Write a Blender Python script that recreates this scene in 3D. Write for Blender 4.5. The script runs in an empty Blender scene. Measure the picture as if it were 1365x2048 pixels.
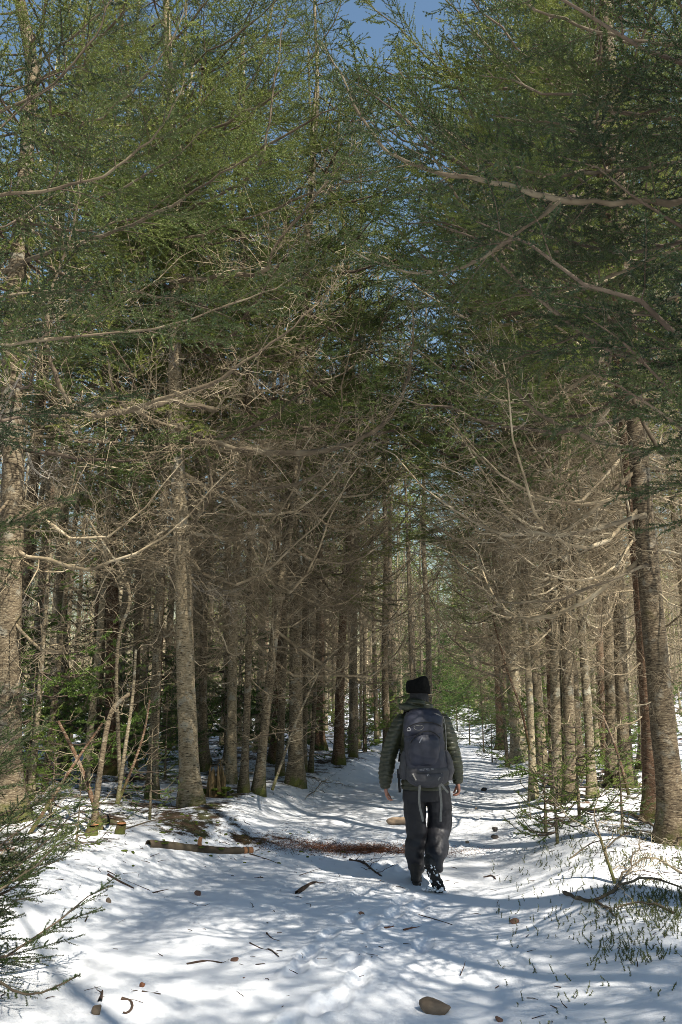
import bpy, math, random
import numpy as np
from mathutils import Vector, Matrix, Euler

# ------------------------------------------------------------------ camera, sky, sun, exposure
R = math.radians
scene = bpy.context.scene
CAMZ, PITCH, FPX = 1.57, math.atan(376/1707), 1707.0
cam_data = bpy.data.cameras.new('camera')
cam = bpy.data.objects.new('camera', cam_data)
scene.collection.objects.link(cam)
cam.location = (0, 0, CAMZ)
cam.rotation_euler = (R(90)+PITCH, 0, 0)
cam_data.sensor_fit = 'VERTICAL'; cam_data.sensor_height = 36; cam_data.lens = 30.0
cam_data.clip_start = 0.05; cam_data.clip_end = 2000
cam_data.dof.use_dof = True; cam_data.dof.focus_distance = 8.0; cam_data.dof.aperture_fstop = 11
scene.camera = cam

SUN_AZ, SUN_EL = R(140), R(50)          # azimuth clockwise from +Y
world = bpy.data.worlds.new('World'); scene.world = world; world.use_nodes = True
wn = world.node_tree.nodes; wl = world.node_tree.links
sky = wn.new('ShaderNodeTexSky'); sky.sky_type = 'NISHITA'; sky.sun_disc = False
sky.sun_elevation = SUN_EL; sky.sun_rotation = SUN_AZ; sky.altitude = 0; sky.ozone_density = 5.0; sky.air_density = 2.0; sky.dust_density = 0.5
wn['Background'].inputs['Strength'].default_value = 0.065
wl.new(sky.outputs['Color'], wn['Background'].inputs['Color'])
sd = bpy.data.lights.new('sun', 'SUN'); sun = bpy.data.objects.new('sun', sd); scene.collection.objects.link(sun)
sd.energy = 5.0; sd.angle = R(0.53); sd.color = (1.0, 0.935, 0.82)
sdir = Vector((math.sin(SUN_AZ)*math.cos(SUN_EL), math.cos(SUN_AZ)*math.cos(SUN_EL), math.sin(SUN_EL)))
sun.rotation_euler = sdir.to_track_quat('Z', 'Y').to_euler(); sun.location = (6, -6, 20)
scene.view_settings.view_transform = 'Standard'; scene.view_settings.look = 'None'
scene.view_settings.gamma = 1; scene.view_settings.exposure = 1.02; scene.view_settings.use_curve_mapping = False
scene.render.engine = 'CYCLES'
scene.cycles.max_bounces = 4; scene.cycles.diffuse_bounces = 1; scene.cycles.glossy_bounces = 2
scene.cycles.transmission_bounces = 1; scene.cycles.transparent_max_bounces = 4
scene.cycles.use_denoising = True
scene.cycles.denoiser = 'OPENIMAGEDENOISE'; scene.cycles.denoising_input_passes = 'RGB_ALBEDO_NORMAL'; scene.cycles.denoising_prefilter = 'NONE'
scene.cycles.sample_clamp_indirect = 6; scene.cycles.filter_width = 0.9
scene.cycles.caustics_reflective = False; scene.cycles.caustics_refractive = False

# ------------------------------------------------------------------ helpers
COL = scene.collection
rng = np.random.default_rng(7)
ct, st = math.cos(PITCH), math.sin(PITCH)

def at(px, py, y):
    """world point on the vertical plane Y = y seen at photograph pixel (px, py)"""
    u = (px-682.5)/FPX; v = (1024-py)/FPX
    dy = ct - v*st; dz = st + v*ct
    return np.array([u*y/dy, y, CAMZ + dz*y/dy])

def _hash(ix, iy, iz=0, seed=0):
    h = (ix.astype(np.int64)*374761393 + iy.astype(np.int64)*668265263 + np.asarray(iz).astype(np.int64)*2147483647 + seed*1274126177) & 0xffffffff
    h = ((h ^ (h >> 13))*1274126177) & 0xffffffff
    return ((h ^ (h >> 16)) & 0xffff)/65535.0
def noise2(x, y, seed=0):
    x = np.asarray(x, float); y = np.asarray(y, float)
    ix = np.floor(x); iy = np.floor(y); fx = x-ix; fy = y-iy
    fx = fx*fx*(3-2*fx); fy = fy*fy*(3-2*fy)
    a = _hash(ix, iy, 0, seed); b = _hash(ix+1, iy, 0, seed); c = _hash(ix, iy+1, 0, seed); d = _hash(ix+1, iy+1, 0, seed)
    return (a*(1-fx)+b*fx)*(1-fy)+(c*(1-fx)+d*fx)*fy
def fbm(x, y, o=4, seed=0):
    s = 0; a = .5
    for i in range(o):
        s = s + a*noise2(np.asarray(x)*2**i+i*17.3, np.asarray(y)*2**i-i*9.1, seed+i); a *= .5
    return s
def sstep(a, b, x):
    t = np.clip((x-a)/(b-a), 0, 1); return t*t*(3-2*t)

# ground shape ------------------------------------------------------
KY = [-60, 0, 2, 5, 9, 13.4, 20.6, 27, 45, 80, 120, 200]
KL = [-9, -1.9, -1.8, -1.9, -1.15, -.35, 1.3, 3.2, 5.3, 8.6, 6, -20]
RY = [-60, 0, 4.2, 7.7, 11.2, 16.7, 22, 27, 45, 80, 120, 200]
RX = [-4, .7, 1.1, 1.7, 2.2, 3.5, 4.6, 5.5, 6.9, 9.9, 8, -18]
def left_edge(y): return np.interp(y, KY, KL)
def right_edge(y): return np.interp(y, RY, RX)
def H(x, y, prints=False):
    x = np.asarray(x, float); y = np.asarray(y, float)
    base = np.interp(y, [-60, 0, 24, 45, 80, 120, 200], [0, 0, 0, .22, 1.45, 2.9, 5])
    le, re = left_edge(y), right_edge(y)
    near = 1/(1+np.maximum(y, 0)/25)
    dl = le - x; dr = x - re
    hl = .28*sstep(-.15, 1.0, dl) + .10*sstep(1, 4, dl)
    hr = .26*sstep(-.45, .8, dr) + .12*sstep(.8, 4, dr)
    m = sstep(0, 1.2, np.maximum(dl, dr))
    am = .13+.13*sstep(7, 12, y)
    z = base + hl + hr + m*(am*(fbm(x*.55, y*.55, 4, 3)-.47) + .09*(fbm(x*2.1, y*2.1, 3, 9)-.45))
    # path: shallow double rut, footprints packed smooth
    cx = (le+re)/2; w = (re-le)/2
    t = (x-cx)/np.maximum(w, .3)
    z = z + np.where(np.abs(t) < 1.1, -.03*np.exp(-((t-.45)/.22)**2) - .022*np.exp(-((t+.3)/.25)**2), 0)
    z = z + (1-m)*(.05*(fbm(x*1.3, y*.9, 3, 5)-.45) + .018*(fbm(x*5, y*4, 3, 15)-.45))
    fr = np.random.default_rng(12); side = 1
    for k in range(60 if prints else 0):
        fy = 3.4+k*.21+fr.uniform(-.08, .08); side = -side
        fx = float(np.interp(fy, KY, KL)*.45+np.interp(fy, RY, RX)*.55)+side*.13+fr.normal(0, .10)+(.35 if k % 5 == 3 else 0)
        if abs(fy-8.1) < .35: continue
        ca, sa = math.cos(.2+fr.normal(0, .15)), math.sin(.2)
        ex = (x-fx)*ca-(y-fy)*sa; ey = (x-fx)*sa+(y-fy)*ca
        q = (ex/.055)**2+(ey/.15)**2
        z = z + np.where(q < 5, -.030*np.exp(-q**2)+.010*np.exp(-(np.sqrt(q)-1.45)**2/.08), 0)
    # mound where the bank pushes out
    z = z + .16*np.exp(-(((x+1.0)/.75)**2 + ((y-10.6)/.9)**2))
    z = z + .05*np.exp(-(((x-2.4)/.7)**2 + ((y-7.2)/1.6)**2))
    return z
def hit(px, py):
    """ground point seen at photograph pixel (px, py)"""
    y = 2.0
    while y < 150:
        p = at(px, py, y)
        if p[2] < float(H(p[0], p[1])): break
        y += .04
    return p
def gz(x, y): return float(H(x, y))

# mesh building ------------------------------------------------------
class MB:
    def __init__(s): s.v = []; s.f4 = []; s.f3 = []; s.m4 = []; s.m3 = []; s.n = 0
    def add(s, v, f4=None, f3=None, mi=0):
        v = np.asarray(v, np.float32).reshape(-1, 3)
        if f4 is not None and len(f4): f4 = np.asarray(f4, np.int64).reshape(-1, 4); s.f4.append(f4+s.n); s.m4.append(np.full(len(f4), mi))
        if f3 is not None and len(f3): f3 = np.asarray(f3, np.int64).reshape(-1, 3); s.f3.append(f3+s.n); s.m3.append(np.full(len(f3), mi))
        s.v.append(v); s.n += len(v)
    def mesh(s, name, mats, smooth=True):
        me = bpy.data.meshes.new(name)
        v = np.concatenate(s.v) if s.v else np.zeros((0, 3), np.float32)
        f4 = np.concatenate(s.f4) if s.f4 else np.zeros((0, 4), np.int64)
        f3 = np.concatenate(s.f3) if s.f3 else np.zeros((0, 3), np.int64)
        me.vertices.add(len(v)); me.vertices.foreach_set('co', v.ravel())
        nl = f4.size+f3.size; me.loops.add(nl); me.loops.foreach_set('vertex_index', np.concatenate([f4.ravel(), f3.ravel()]).astype(np.int32))
        npoly = len(f4)+len(f3); me.polygons.add(npoly)
        starts = np.concatenate([np.arange(len(f4))*4, len(f4)*4+np.arange(len(f3))*3]).astype(np.int32)
        me.polygons.foreach_set('loop_start', starts)
        mi = np.concatenate([np.concatenate(s.m4) if s.m4 else np.zeros(0), np.concatenate(s.m3) if s.m3 else np.zeros(0)]).astype(np.int32)
        me.polygons.foreach_set('material_index', mi)
        me.polygons.foreach_set('use_smooth', np.full(npoly, smooth))
        for m in (mats if isinstance(mats, (list, tuple)) else [mats]): me.materials.append(m)
        me.update(calc_edges=True)
        return me
def obj(name, me, parent=None, loc=(0, 0, 0), rot=(0, 0, 0), scale=None):
    o = bpy.data.objects.new(name, me); COL.objects.link(o)
    o.location = loc; o.rotation_euler = rot
    if scale is not None: o.scale = scale if hasattr(scale, '__len__') else (scale,)*3
    if parent: o.parent = parent
    return o
def tag(o, label=None, cat=None, group=None, kind=None):
    if label: o['label'] = label
    if cat: o['category'] = cat
    if group: o['group'] = group
    if kind: o['kind'] = kind
    return o
def thing(name, label, cat, loc=(0, 0, 0), rz=0, group=None):
    return tag(obj(name, None, None, loc, (0, 0, rz)), label, cat, group)

def tubes(mb, P, Rr, sides=3, mi=0, cap=False):
    """P [M,N,3] polylines, Rr [M,N] radii"""
    P = np.asarray(P, float); Rr = np.asarray(Rr, float)
    if P.ndim == 2: P = P[None]; Rr = Rr[None]
    M, N, _ = P.shape
    if M == 0: return
    T = np.empty_like(P); T[:, 1:-1] = P[:, 2:]-P[:, :-2]; T[:, 0] = P[:, 1]-P[:, 0]; T[:, -1] = P[:, -1]-P[:, -2]
    T /= np.linalg.norm(T, axis=2, keepdims=True)+1e-9
    ref = np.tile(np.array([.31, .17, .93]), (M, 1)); mt = T.mean(1); mt /= np.linalg.norm(mt, axis=1, keepdims=True)+1e-9
    ref[np.abs((mt*ref).sum(1)) > .8] = [.9, -.4, .1]
    A = np.cross(T, ref[:, None, :]); A /= np.linalg.norm(A, axis=2, keepdims=True)+1e-9
    B = np.cross(T, A)
    an = np.arange(sides)*2*math.pi/sides
    V = P[:, :, None, :] + Rr[:, :, None, None]*(np.cos(an)[None, None, :, None]*A[:, :, None, :]+np.sin(an)[None, None, :, None]*B[:, :, None, :])
    idx = np.arange(M*N*sides).reshape(M, N, sides)
    a = idx[:, :-1]; b = idx[:, 1:]
    F = np.stack([a, np.roll(a, -1, 2), np.roll(b, -1, 2), b], -1).reshape(-1, 4)
    mb.add(V, F, mi=mi)
    if cap:
        for m in range(M):
            for k in (0, N-1):
                c = mb.n; mb.add(P[m, k][None]+0, mi=mi)
                ring = idx[m, k]+(c-M*N*sides-(m*2+(k > 0)))
                mb.f3.append(np.stack([np.full(sides, c), ring, np.roll(ring, -1)], 1)); mb.m3.append(np.full(sides, mi))

def lerp_poly(P, m, s):
    """points and tangents at parameter s (0..1) of polylines P[m]"""
    N = P.shape[1]; f = np.clip(s, 0, .9999)*(N-1); i = f.astype(int); t = (f-i)[:, None]
    a = P[m, i]; b = P[m, i+1]
    T = b-a; T = T/(np.linalg.norm(T, axis=1, keepdims=True)+1e-9)
    return a*(1-t)+b*t, T

def children(r, P, L, per_m, s0, s1, lenf, ang, n, curl=.15, zj=.15, lift=.0, flat=True):
    """side shoots along polylines P [M,N,3] of length L [M]; returns polylines, lengths"""
    M = len(P); cnt = np.maximum((L*per_m*(s1-s0)).astype(int), 1)
    m = np.repeat(np.arange(M), cnt)
    k = np.concatenate([np.arange(c) for c in cnt]) if M else np.zeros(0, int)
    s = s0+(s1-s0)*(k+r.uniform(.1, .9, len(k)))/cnt[m]
    p, T = lerp_poly(P, m, s)
    up = np.array([0, 0, 1.0])
    B = np.cross(T, up); B /= np.linalg.norm(B, axis=1, keepdims=True)+1e-9
    U = np.cross(B, T)
    sg = np.where(k % 2 == 0, 1, -1)[:, None]
    a = (ang*r.uniform(.75, 1.25, len(k)))[:, None]
    roll = (r.normal(0, zj, len(k)))[:, None] if flat else r.uniform(-math.pi, math.pi, len(k))[:, None]
    side = B*sg*np.cos(roll)+U*np.sin(roll)
    D = T*np.cos(a)+side*np.sin(a)
    ln = lenf(s, L[m])*r.uniform(.65, 1.15, len(k))
    t = np.linspace(0, 1, n)[None, :, None]
    bend = T*.45 + r.normal(0, curl, (len(k), 3)) + up*lift
    Q = p[:, None, :] + ln[:, None, None]*(D[:, None, :]*t + bend[:, None, :]*t*t*.5)
    if n > 3 and curl > 0: Q[:, 1:-1] += r.normal(0, curl*.14, Q[:, 1:-1].shape)*ln[:, None, None]
    return Q, ln

def needles(mb, r, Q, ln, per_m, nl, nw, mi=1, s0=0):
    tot = int(ln.sum()*per_m)
    if tot == 0: return
    m = r.choice(len(Q), tot, p=ln/ln.sum()); s = s0+(1-s0)*r.random(tot)
    p, T = lerp_poly(Q, m, s)
    rad = r.normal(0, 1, (tot, 3)); rad[:, 2] = rad[:, 2]*.7+.25
    rad -= T*(rad*T).sum(1, keepdims=True); rad /= np.linalg.norm(rad, axis=1, keepdims=True)+1e-9
    d = T*r.uniform(.35, .8, (tot, 1))+rad; d /= np.linalg.norm(d, axis=1, keepdims=True)
    L = nl*r.uniform(.7, 1.2, (tot, 1))
    w = np.cross(d, r.normal(0, 1, (tot, 3))); w /= np.linalg.norm(w, axis=1, keepdims=True)+1e-9
    V = np.stack([p-w*nw/2, p+w*nw/2, p+d*L], 1)
    mb.add(V, f3=np.arange(tot*3).reshape(-1, 3), mi=mi)

def bough_geo(mb, r, L, live, lod=0, M=None, base_r=None, path=None, s_in=.12, tw=1.0):
    """one bough growing along +X from the origin into mb; M optional 4x4 numpy transform"""
    b = MB()
    n = 11; s = np.linspace(0, 1, n)
    droop = r.uniform(.06, .2)*(1.0 if live else 1.5); up = r.uniform(.1, .3)*(1.0 if live else 1.9)
    P = np.zeros((1, n, 3)); P[0, :, 0] = L*s
    P[0, :, 2] = L*(-droop*np.sin(math.pi*np.minimum(s*1.1, 1))+up*s**3*.6)
    P[0, :, 1] = L*(r.normal(0, .05)*np.sin(2.2*s)+r.normal(0, .025)*np.sin(6*s))
    P[0, 1:-1] += r.normal(0, .006, (n-2, 3))*L
    if path is not None:
        q = np.asarray(path, float)
        for _ in range(2):      # round the corners
            q = np.concatenate([q[:1], np.stack([.75*q[:-1]+.25*q[1:], .25*q[:-1]+.75*q[1:]], 1).reshape(-1, 3), q[-1:]])
        q = q+np.r_[[[0, 0, 0]], r.normal(0, 1, (len(q)-1, 3))]*.07*np.r_[0, np.linalg.norm(np.diff(q, axis=0), axis=1)][:, None]
        P = q[None]; L = float(np.linalg.norm(np.diff(q, axis=0), axis=1).sum()); n = len(q); s = np.linspace(0, 1, n)
    L1 = np.array([L]); LT = min(L, 2.2)*tw
    r0 = base_r or (.0072*L+.003)
    wood = [1.0, 1.0, 1.15][lod]
    kn = 1+.16*r.normal(0, 1, n)*(path is not None)
    tubes(b, P, (r0*(.72 if path is not None else 1)*(1-s)**.8*kn+.0025*wood)[None], (8 if path is not None else 5) if lod == 0 else 3, 2 if path is not None else 0)
    if live:
        A, la = children(r, P, L1, [9, 7.5, 6.5][lod]/1.0, s_in, .99, lambda s, l: LT*(.10+.42*(1-s)**.85)*np.minimum(1, .4+s*3), .95, 6 if lod == 0 else 4, .07, .18, -.05)
        tubes(b, A, (.0018*wood+.004*la[:, None]*(1-np.linspace(0, 1, A.shape[1]))[None]), 3)
        if lod < 2:
            C, lc = children(r, A, la, [24, 17][lod], .12, .98, lambda s, l: l*(.14+.34*(1-s)), .85, 4 if lod == 0 else 3, .08, .25, -.03)
            tubes(b, C, np.full(C.shape[:2], .0012), 3) if lod == 0 else None
            k = np.ones(len(C), bool)
            needles(b, r, C, lc, [600, 230][lod], [.0165, .03][lod], [.0055, .0105][lod])
            needles(b, r, A, la, [600, 230][lod], [.0165, .03][lod], [.0055, .0105][lod], s0=.2)
            needles(b, r, P, L1, [260, 100][lod], .018, .0036, s0=.5)
        else:
            needles(b, r, A, la, 125, .07, .024, s0=.05)
    else:
        A, la = children(r, P, L1, [11, 9, 7][lod]*(1.5 if path is not None else 1), s_in*.5, .99, lambda s, l: LT*(.10+.36*(1-s)**.7)*np.minimum(1, .5+s*3)*(.45+.75*np.abs(np.sin(s*37+L))), 1.05, [8, 6, 5][lod], .42, .6, .05)
        tubes(b, A, (.0018*wood+.0045*la[:, None]*(1-np.linspace(0, 1, A.shape[1]))[None]), 3)
        C, lc = children(r, A, la, [12, 7, 4.5][lod], .1, .98, lambda s, l: l*(.12+.36*(1-s)), 1.05, [5, 4, 3][lod], .34, .6, .08)
        tubes(b, C, (.0015*wood+.0018*lc[:, None]*(1-np.linspace(0, 1, C.shape[1]))[None]), 3)
        if lod < 1:
            D, ld = children(r, C, lc, 3.5, .2, .95, lambda s, l: l*(.2+.4*(1-s)), .9, 3, .3, 1.0, 0)
            tubes(b, D, np.full(D.shape[:2], .0011), 3)
    for vs in b.v:
        if M is not None: vs[:] = vs @ M[:3, :3].T + M[:3, 3]
    off = mb.n
    mb.v += b.v; mb.n += b.n
    mb.f4 += [f+off for f in b.f4]; mb.f3 += [f+off for f in b.f3]; mb.m4 += b.m4; mb.m3 += b.m3

def xform(loc, az, pitch, sc=1.0, roll=0):
    m = Matrix.Translation(loc) @ Euler((roll, -pitch, az), 'XYZ').to_matrix().to_4x4() @ Matrix.Scale(sc, 4)
    return np.array(m)

# ------------------------------------------------------------------ materials
def mat(name):
    m = bpy.data.materials.new(name); m.use_nodes = True
    return m, m.node_tree.nodes, m.node_tree.links, m.node_tree.nodes['Principled BSDF']
def ramp(n, stops):
    r_ = n.new('ShaderNodeValToRGB'); e = r_.color_ramp.elements
    e[0].position, e[0].color = stops[0][0], (*stops[0][1], 1)
    e[1].position, e[1].color = stops[-1][0], (*stops[-1][1], 1)
    for p, c in stops[1:-1]:
        x = e.new(p); x.color = (*c, 1)
    return r_
def noise_node(n, l, scale, detail=4, rough=.55, vec=None, dist=0):
    t = n.new('ShaderNodeTexNoise'); t.inputs['Scale'].default_value = scale; t.inputs['Detail'].default_value = detail
    t.inputs['Roughness'].default_value = rough; t.inputs['Distortion'].default_value = dist
    if vec is not None: l.new(vec, t.inputs['Vector'])
    return t
def mapping(n, l, scale, src='Object'):
    tc = n.new('ShaderNodeTexCoord'); mp = n.new('ShaderNodeMapping'); mp.inputs['Scale'].default_value = scale
    l.new(tc.outputs[src], mp.inputs['Vector']); return mp.outputs['Vector'], tc
def mixc(n, l, fac, a, b, mode='MIX'):
    m = n.new('ShaderNodeMix'); m.data_type = 'RGBA'; m.blend_type = mode
    for k, v in (('Factor', fac), ('A', a), ('B', b)):
        s = [i for i in m.inputs if i.name == k and (i.type == ('VALUE' if k == 'Factor' else 'RGBA'))][0]
        if isinstance(v, (int, float)): s.default_value = v
        elif isinstance(v, tuple): s.default_value = (*v, 1)
        else: l.new(v, s)
    return [o for o in m.outputs if o.type == 'RGBA'][0]
def math_node(n, l, op, a, b=None, clamp=False):
    m = n.new('ShaderNodeMath'); m.operation = op; m.use_clamp = clamp
    for i, v in enumerate((a, b)):
        if v is None: continue
        if isinstance(v, (int, float)): m.inputs[i].default_value = v
        else: l.new(v, m.inputs[i])
    return m.outputs[0]
def bump(n, l, h, strength, dist, bs):
    b = n.new('ShaderNodeBump'); b.inputs['Strength'].default_value = strength; b.inputs['Distance'].default_value = dist
    l.new(h, b.inputs['Height']); l.new(b.outputs[0], bs.inputs['Normal']); return b

def bark_material(name, dark, mid, pale, moss=.5, lich=.5):
    m, n, l, bs = mat(name)
    oi = n.new('ShaderNodeObjectInfo')
    v, tc = mapping(n, l, (1, 1, 1))
    v2, _ = mapping(n, l, (9, 9, 34))
    add = n.new('ShaderNodeVectorMath'); add.operation = 'ADD'; l.new(v2, add.inputs[0]); l.new(oi.outputs['Location'], add.inputs[1])
    n1 = noise_node(n, l, 2.2, 5, .7, add.outputs[0])
    base = ramp(n, [(.32, dark), (.5, mid), (.68, pale)]); l.new(n1.outputs['Fac'], base.inputs['Fac'])
    n2 = noise_node(n, l, 6, 4, .6, v)
    lr = ramp(n, [(.56, (0, 0, 0)), (.64, (1, 1, 1))]); l.new(n2.outputs['Fac'], lr.inputs['Fac'])
    c = mixc(n, l, math_node(n, l, 'MULTIPLY', lr.outputs['Color'], lich), base.outputs['Color'], (.36, .37, .33))
    v6, _ = mapping(n, l, (13, 13, 95)); n6 = noise_node(n, l, 1.6, 3, .6, v6)
    fl = ramp(n, [(.585, (0, 0, 0)), (.63, (.75, .75, .75))]); l.new(n6.outputs['Fac'], fl.inputs['Fac'])
    c = mixc(n, l, fl.outputs['Color'], c, (.42, .38, .29))
    n7 = noise_node(n, l, 1.6, 3, .6, add.outputs[0]); fd = ramp(n, [(.36, (.8, .8, .8)), (.43, (0, 0, 0))]); l.new(n7.outputs['Fac'], fd.inputs['Fac'])
    c = mixc(n, l, fd.outputs['Color'], c, (.03, .023, .017))
    # damp moss low on the stem
    sx = n.new('ShaderNodeSeparateXYZ'); l.new(tc.outputs['Object'], sx.inputs[0])
    n3 = noise_node(n, l, 5.5, 5, .7, v)
    hgt = math_node(n, l, 'MULTIPLY', sx.outputs['Z'], .55)
    mo = math_node(n, l, 'SUBTRACT', math_node(n, l, 'ADD', n3.outputs['Fac'], moss*.6), hgt)
    mr = ramp(n, [(.66, (0, 0, 0)), (.84, (.9, .9, .9))]); l.new(mo, mr.inputs['Fac'])
    c = mixc(n, l, mr.outputs['Color'], c, (.085, .10, .022))
    # a few green-gold moss patches higher up
    n5 = noise_node(n, l, 1.7, 3, .6, v)
    m5 = ramp(n, [(.62, (0, 0, 0)), (.7, (.7, .7, .7))]); l.new(n5.outputs['Fac'], m5.inputs['Fac'])
    c = mixc(n, l, m5.outputs['Color'], c, (.13, .12, .045))
    hv = mixc(n, l, oi.outputs['Random'], (.72, .66, .6), (1.12, 1.1, 1.02))
    c = mixc(n, l, 1.0, c, hv, 'MULTIPLY')
    l.new(c, bs.inputs['Base Color']); bs.inputs['Roughness'].default_value = .9; bs.inputs['Specular IOR Level'].default_value = .2
    v4, _ = mapping(n, l, (22, 22, 40)); n4 = noise_node(n, l, 2.2, 4, .7, v4)
    bump(n, l, n4.outputs['Fac'], .8, .012, bs)
    return m
M_bark = bark_material('fir_bark', (.045, .036, .026), (.15, .122, .085), (.31, .27, .19), .5, .5)
M_bark_pale = bark_material('pale_bark', (.14, .11, .075), (.33, .28, .19), (.50, .45, .35), .4, .8)
M_bark_red = bark_material('reddish_bark', (.06, .038, .027), (.15, .092, .06), (.27, .18, .13), .55, .25)

def wood_material(name, a, b, c_, lich=.4):
    m, n, l, bs = mat(name)
    oi = n.new('ShaderNodeObjectInfo')
    geo = n.new('ShaderNodeNewGeometry')
    n1 = noise_node(n, l, 3.1, 3, .6, geo.outputs['Position'])
    rr = ramp(n, [(.3, a), (.52, b), (.72, c_)]); l.new(n1.outputs['Fac'], rr.inputs['Fac'])
    hv = mixc(n, l, oi.outputs['Random'], (.75, .72, .7), (1.15, 1.1, 1.05))
    c = mixc(n, l, 1.0, rr.outputs['Color'], hv, 'MULTIPLY')
    l.new(c, bs.inputs['Base Color']); bs.inputs['Roughness'].default_value = .8; bs.inputs['Specular IOR Level'].default_value = .3
    return m
M_dead = wood_material('dead_twig_wood', (.11, .085, .055), (.30, .25, .165), (.54, .475, .35))
M_green_wood = wood_material('live_twig_wood', (.075, .055, .04), (.13, .10, .075), (.20, .165, .12))
M_limb = wood_material('limb_bark', (.06, .045, .032), (.13, .105, .07), (.25, .22, .155))
M_silver = wood_material('weathered_twig_wood', (.25, .22, .18), (.36, .33, .28), (.48, .45, .4))

def needle_material(name, a, b, c_):
    m, n, l, bs = mat(name)
    oi = n.new('ShaderNodeObjectInfo'); geo = n.new('ShaderNodeNewGeometry')
    n1 = noise_node(n, l, 2.4, 3, .65, geo.outputs['Position'])
    rr = ramp(n, [(.32, a), (.5, b), (.7, c_)]); l.new(n1.outputs['Fac'], rr.inputs['Fac'])
    hv = mixc(n, l, oi.outputs['Random'], (.42, .55, .55), (1.35, 1.25, .95))
    c = mixc(n, l, 1.0, rr.outputs['Color'], hv, 'MULTIPLY')
    l.new(c, bs.inputs['Base Color']); bs.inputs['Roughness'].default_value = .5; bs.inputs['Specular IOR Level'].default_value = .4
    tr = n.new('ShaderNodeBsdfTranslucent'); l.new(c, tr.inputs['Color'])
    mx = n.new('ShaderNodeMixShader'); mx.inputs[0].default_value = .10
    out = n['Material Output']; l.new(bs.outputs[0], mx.inputs[1]); l.new(tr.outputs[0], mx.inputs[2]); l.new(mx.outputs[0], out.inputs[0])
    return m
M_needle = needle_material('fir_needles', (.045, .075, .020), (.15, .20, .045), (.32, .36, .10))
M_needle_shaded = needle_material('shade_fir_needles', (.022, .042, .016), (.045, .075, .026), (.085, .12, .04))  # darkened copy of the fir needles: shade on the near border boughs, painted in
M_needle_y = needle_material('young_fir_needles', (.075, .13, .025), (.12, .19, .035), (.17, .24, .05))

# ground material
def ground_material():
    m, n, l, bs = mat('snow_over_needle_litter')
    geo = n.new('ShaderNodeNewGeometry'); at_ = n.new('ShaderNodeAttribute'); at_.attribute_name = 'litter'
    ar = n.new('ShaderNodeAttribute'); ar.attribute_name = 'rust'
    P = geo.outputs['Position']
    a = noise_node(n, l, 2.0, 5, .65, P); b = noise_node(n, l, 11, 5, .7, P); f = noise_node(n, l, 60, 4, .7, P)
    s = math_node(n, l, 'ADD', math_node(n, l, 'MULTIPLY', a.outputs['Fac'], .45), math_node(n, l, 'MULTIPLY', b.outputs['Fac'], .4))
    s = math_node(n, l, 'ADD', s, math_node(n, l, 'MULTIPLY', f.outputs['Fac'], .15))
    s = math_node(n, l, 'ADD', s, at_.outputs['Fac'])
    cov = ramp(n, [(.745, (0, 0, 0)), (.815, (1, 1, 1))]); l.new(s, cov.inputs['Fac'])
    lit = ramp(n, [(.3, (.022, .016, .011)), (.5, (.06, .038, .022)), (.7, (.12, .078, .045))]); 
    ln_ = noise_node(n, l, 90, 3, .8, P); l.new(ln_.outputs['Fac'], lit.inputs['Fac'])
    mossn = noise_node(n, l, 3.5, 4, .6, P)
    mossr = ramp(n, [(.48, (0, 0, 0)), (.56, (1, 1, 1))]); l.new(mossn.outputs['Fac'], mossr.inputs['Fac'])
    mosc = ramp(n, [(.3, (.02, .028, .010)), (.7, (.07, .085, .025))]); l.new(f.outputs['Fac'], mosc.inputs['Fac'])
    lc = mixc(n, l, math_node(n, l, 'MULTIPLY', mossr.outputs['Color'], .7), lit.outputs['Color'], mosc.outputs['Color'])
    lc = mixc(n, l, ar.outputs['Fac'], lc, (.20, .075, .035))
    # dust of needles in the snow
    dn = noise_node(n, l, 140, 2, .6, P)
    dr = ramp(n, [(.66, (0, 0, 0)), (.72, (1, 1, 1))]); l.new(dn.outputs['Fac'], dr.inputs['Fac'])
    dd = noise_node(n, l, 1.3, 3, .6, P)
    ddr = ramp(n, [(.45, (0, 0, 0)), (.65, (.5, .5, .5))]); l.new(dd.outputs['Fac'], ddr.inputs['Fac'])
    dust = math_node(n, l, 'MULTIPLY', dr.outputs['Color'], ddr.outputs['Color'])
    tint = ramp(n, [(.35, (.80, .82, .86)), (.65, (.88, .89, .91))]); l.new(a.outputs['Fac'], tint.inputs['Fac'])
    sn = mixc(n, l, dust, tint.outputs['Color'], (.25, .2, .15))
    c = mixc(n, l, cov.outputs['Color'], sn, lc)
    l.new(c, bs.inputs['Base Color'])
    rg = math_node(n, l, 'ADD', .55, math_node(n, l, 'MULTIPLY', cov.outputs['Color'], .4)); l.new(rg, bs.inputs['Roughness'])
    bs.inputs['Specular IOR Level'].default_value = .3
    h = math_node(n, l, 'ADD', math_node(n, l, 'MULTIPLY', b.outputs['Fac'], .45), math_node(n, l, 'MULTIPLY', math_node(n, l, 'MULTIPLY', f.outputs['Fac'], .35), math_node(n, l, 'ADD', .12, cov.outputs['Color'])))
    h = math_node(n, l, 'SUBTRACT', h, math_node(n, l, 'MULTIPLY', cov.outputs['Color'], .25))
    bump(n, l, h, .55, .03, bs)
    return m
M_ground = ground_material()

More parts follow.
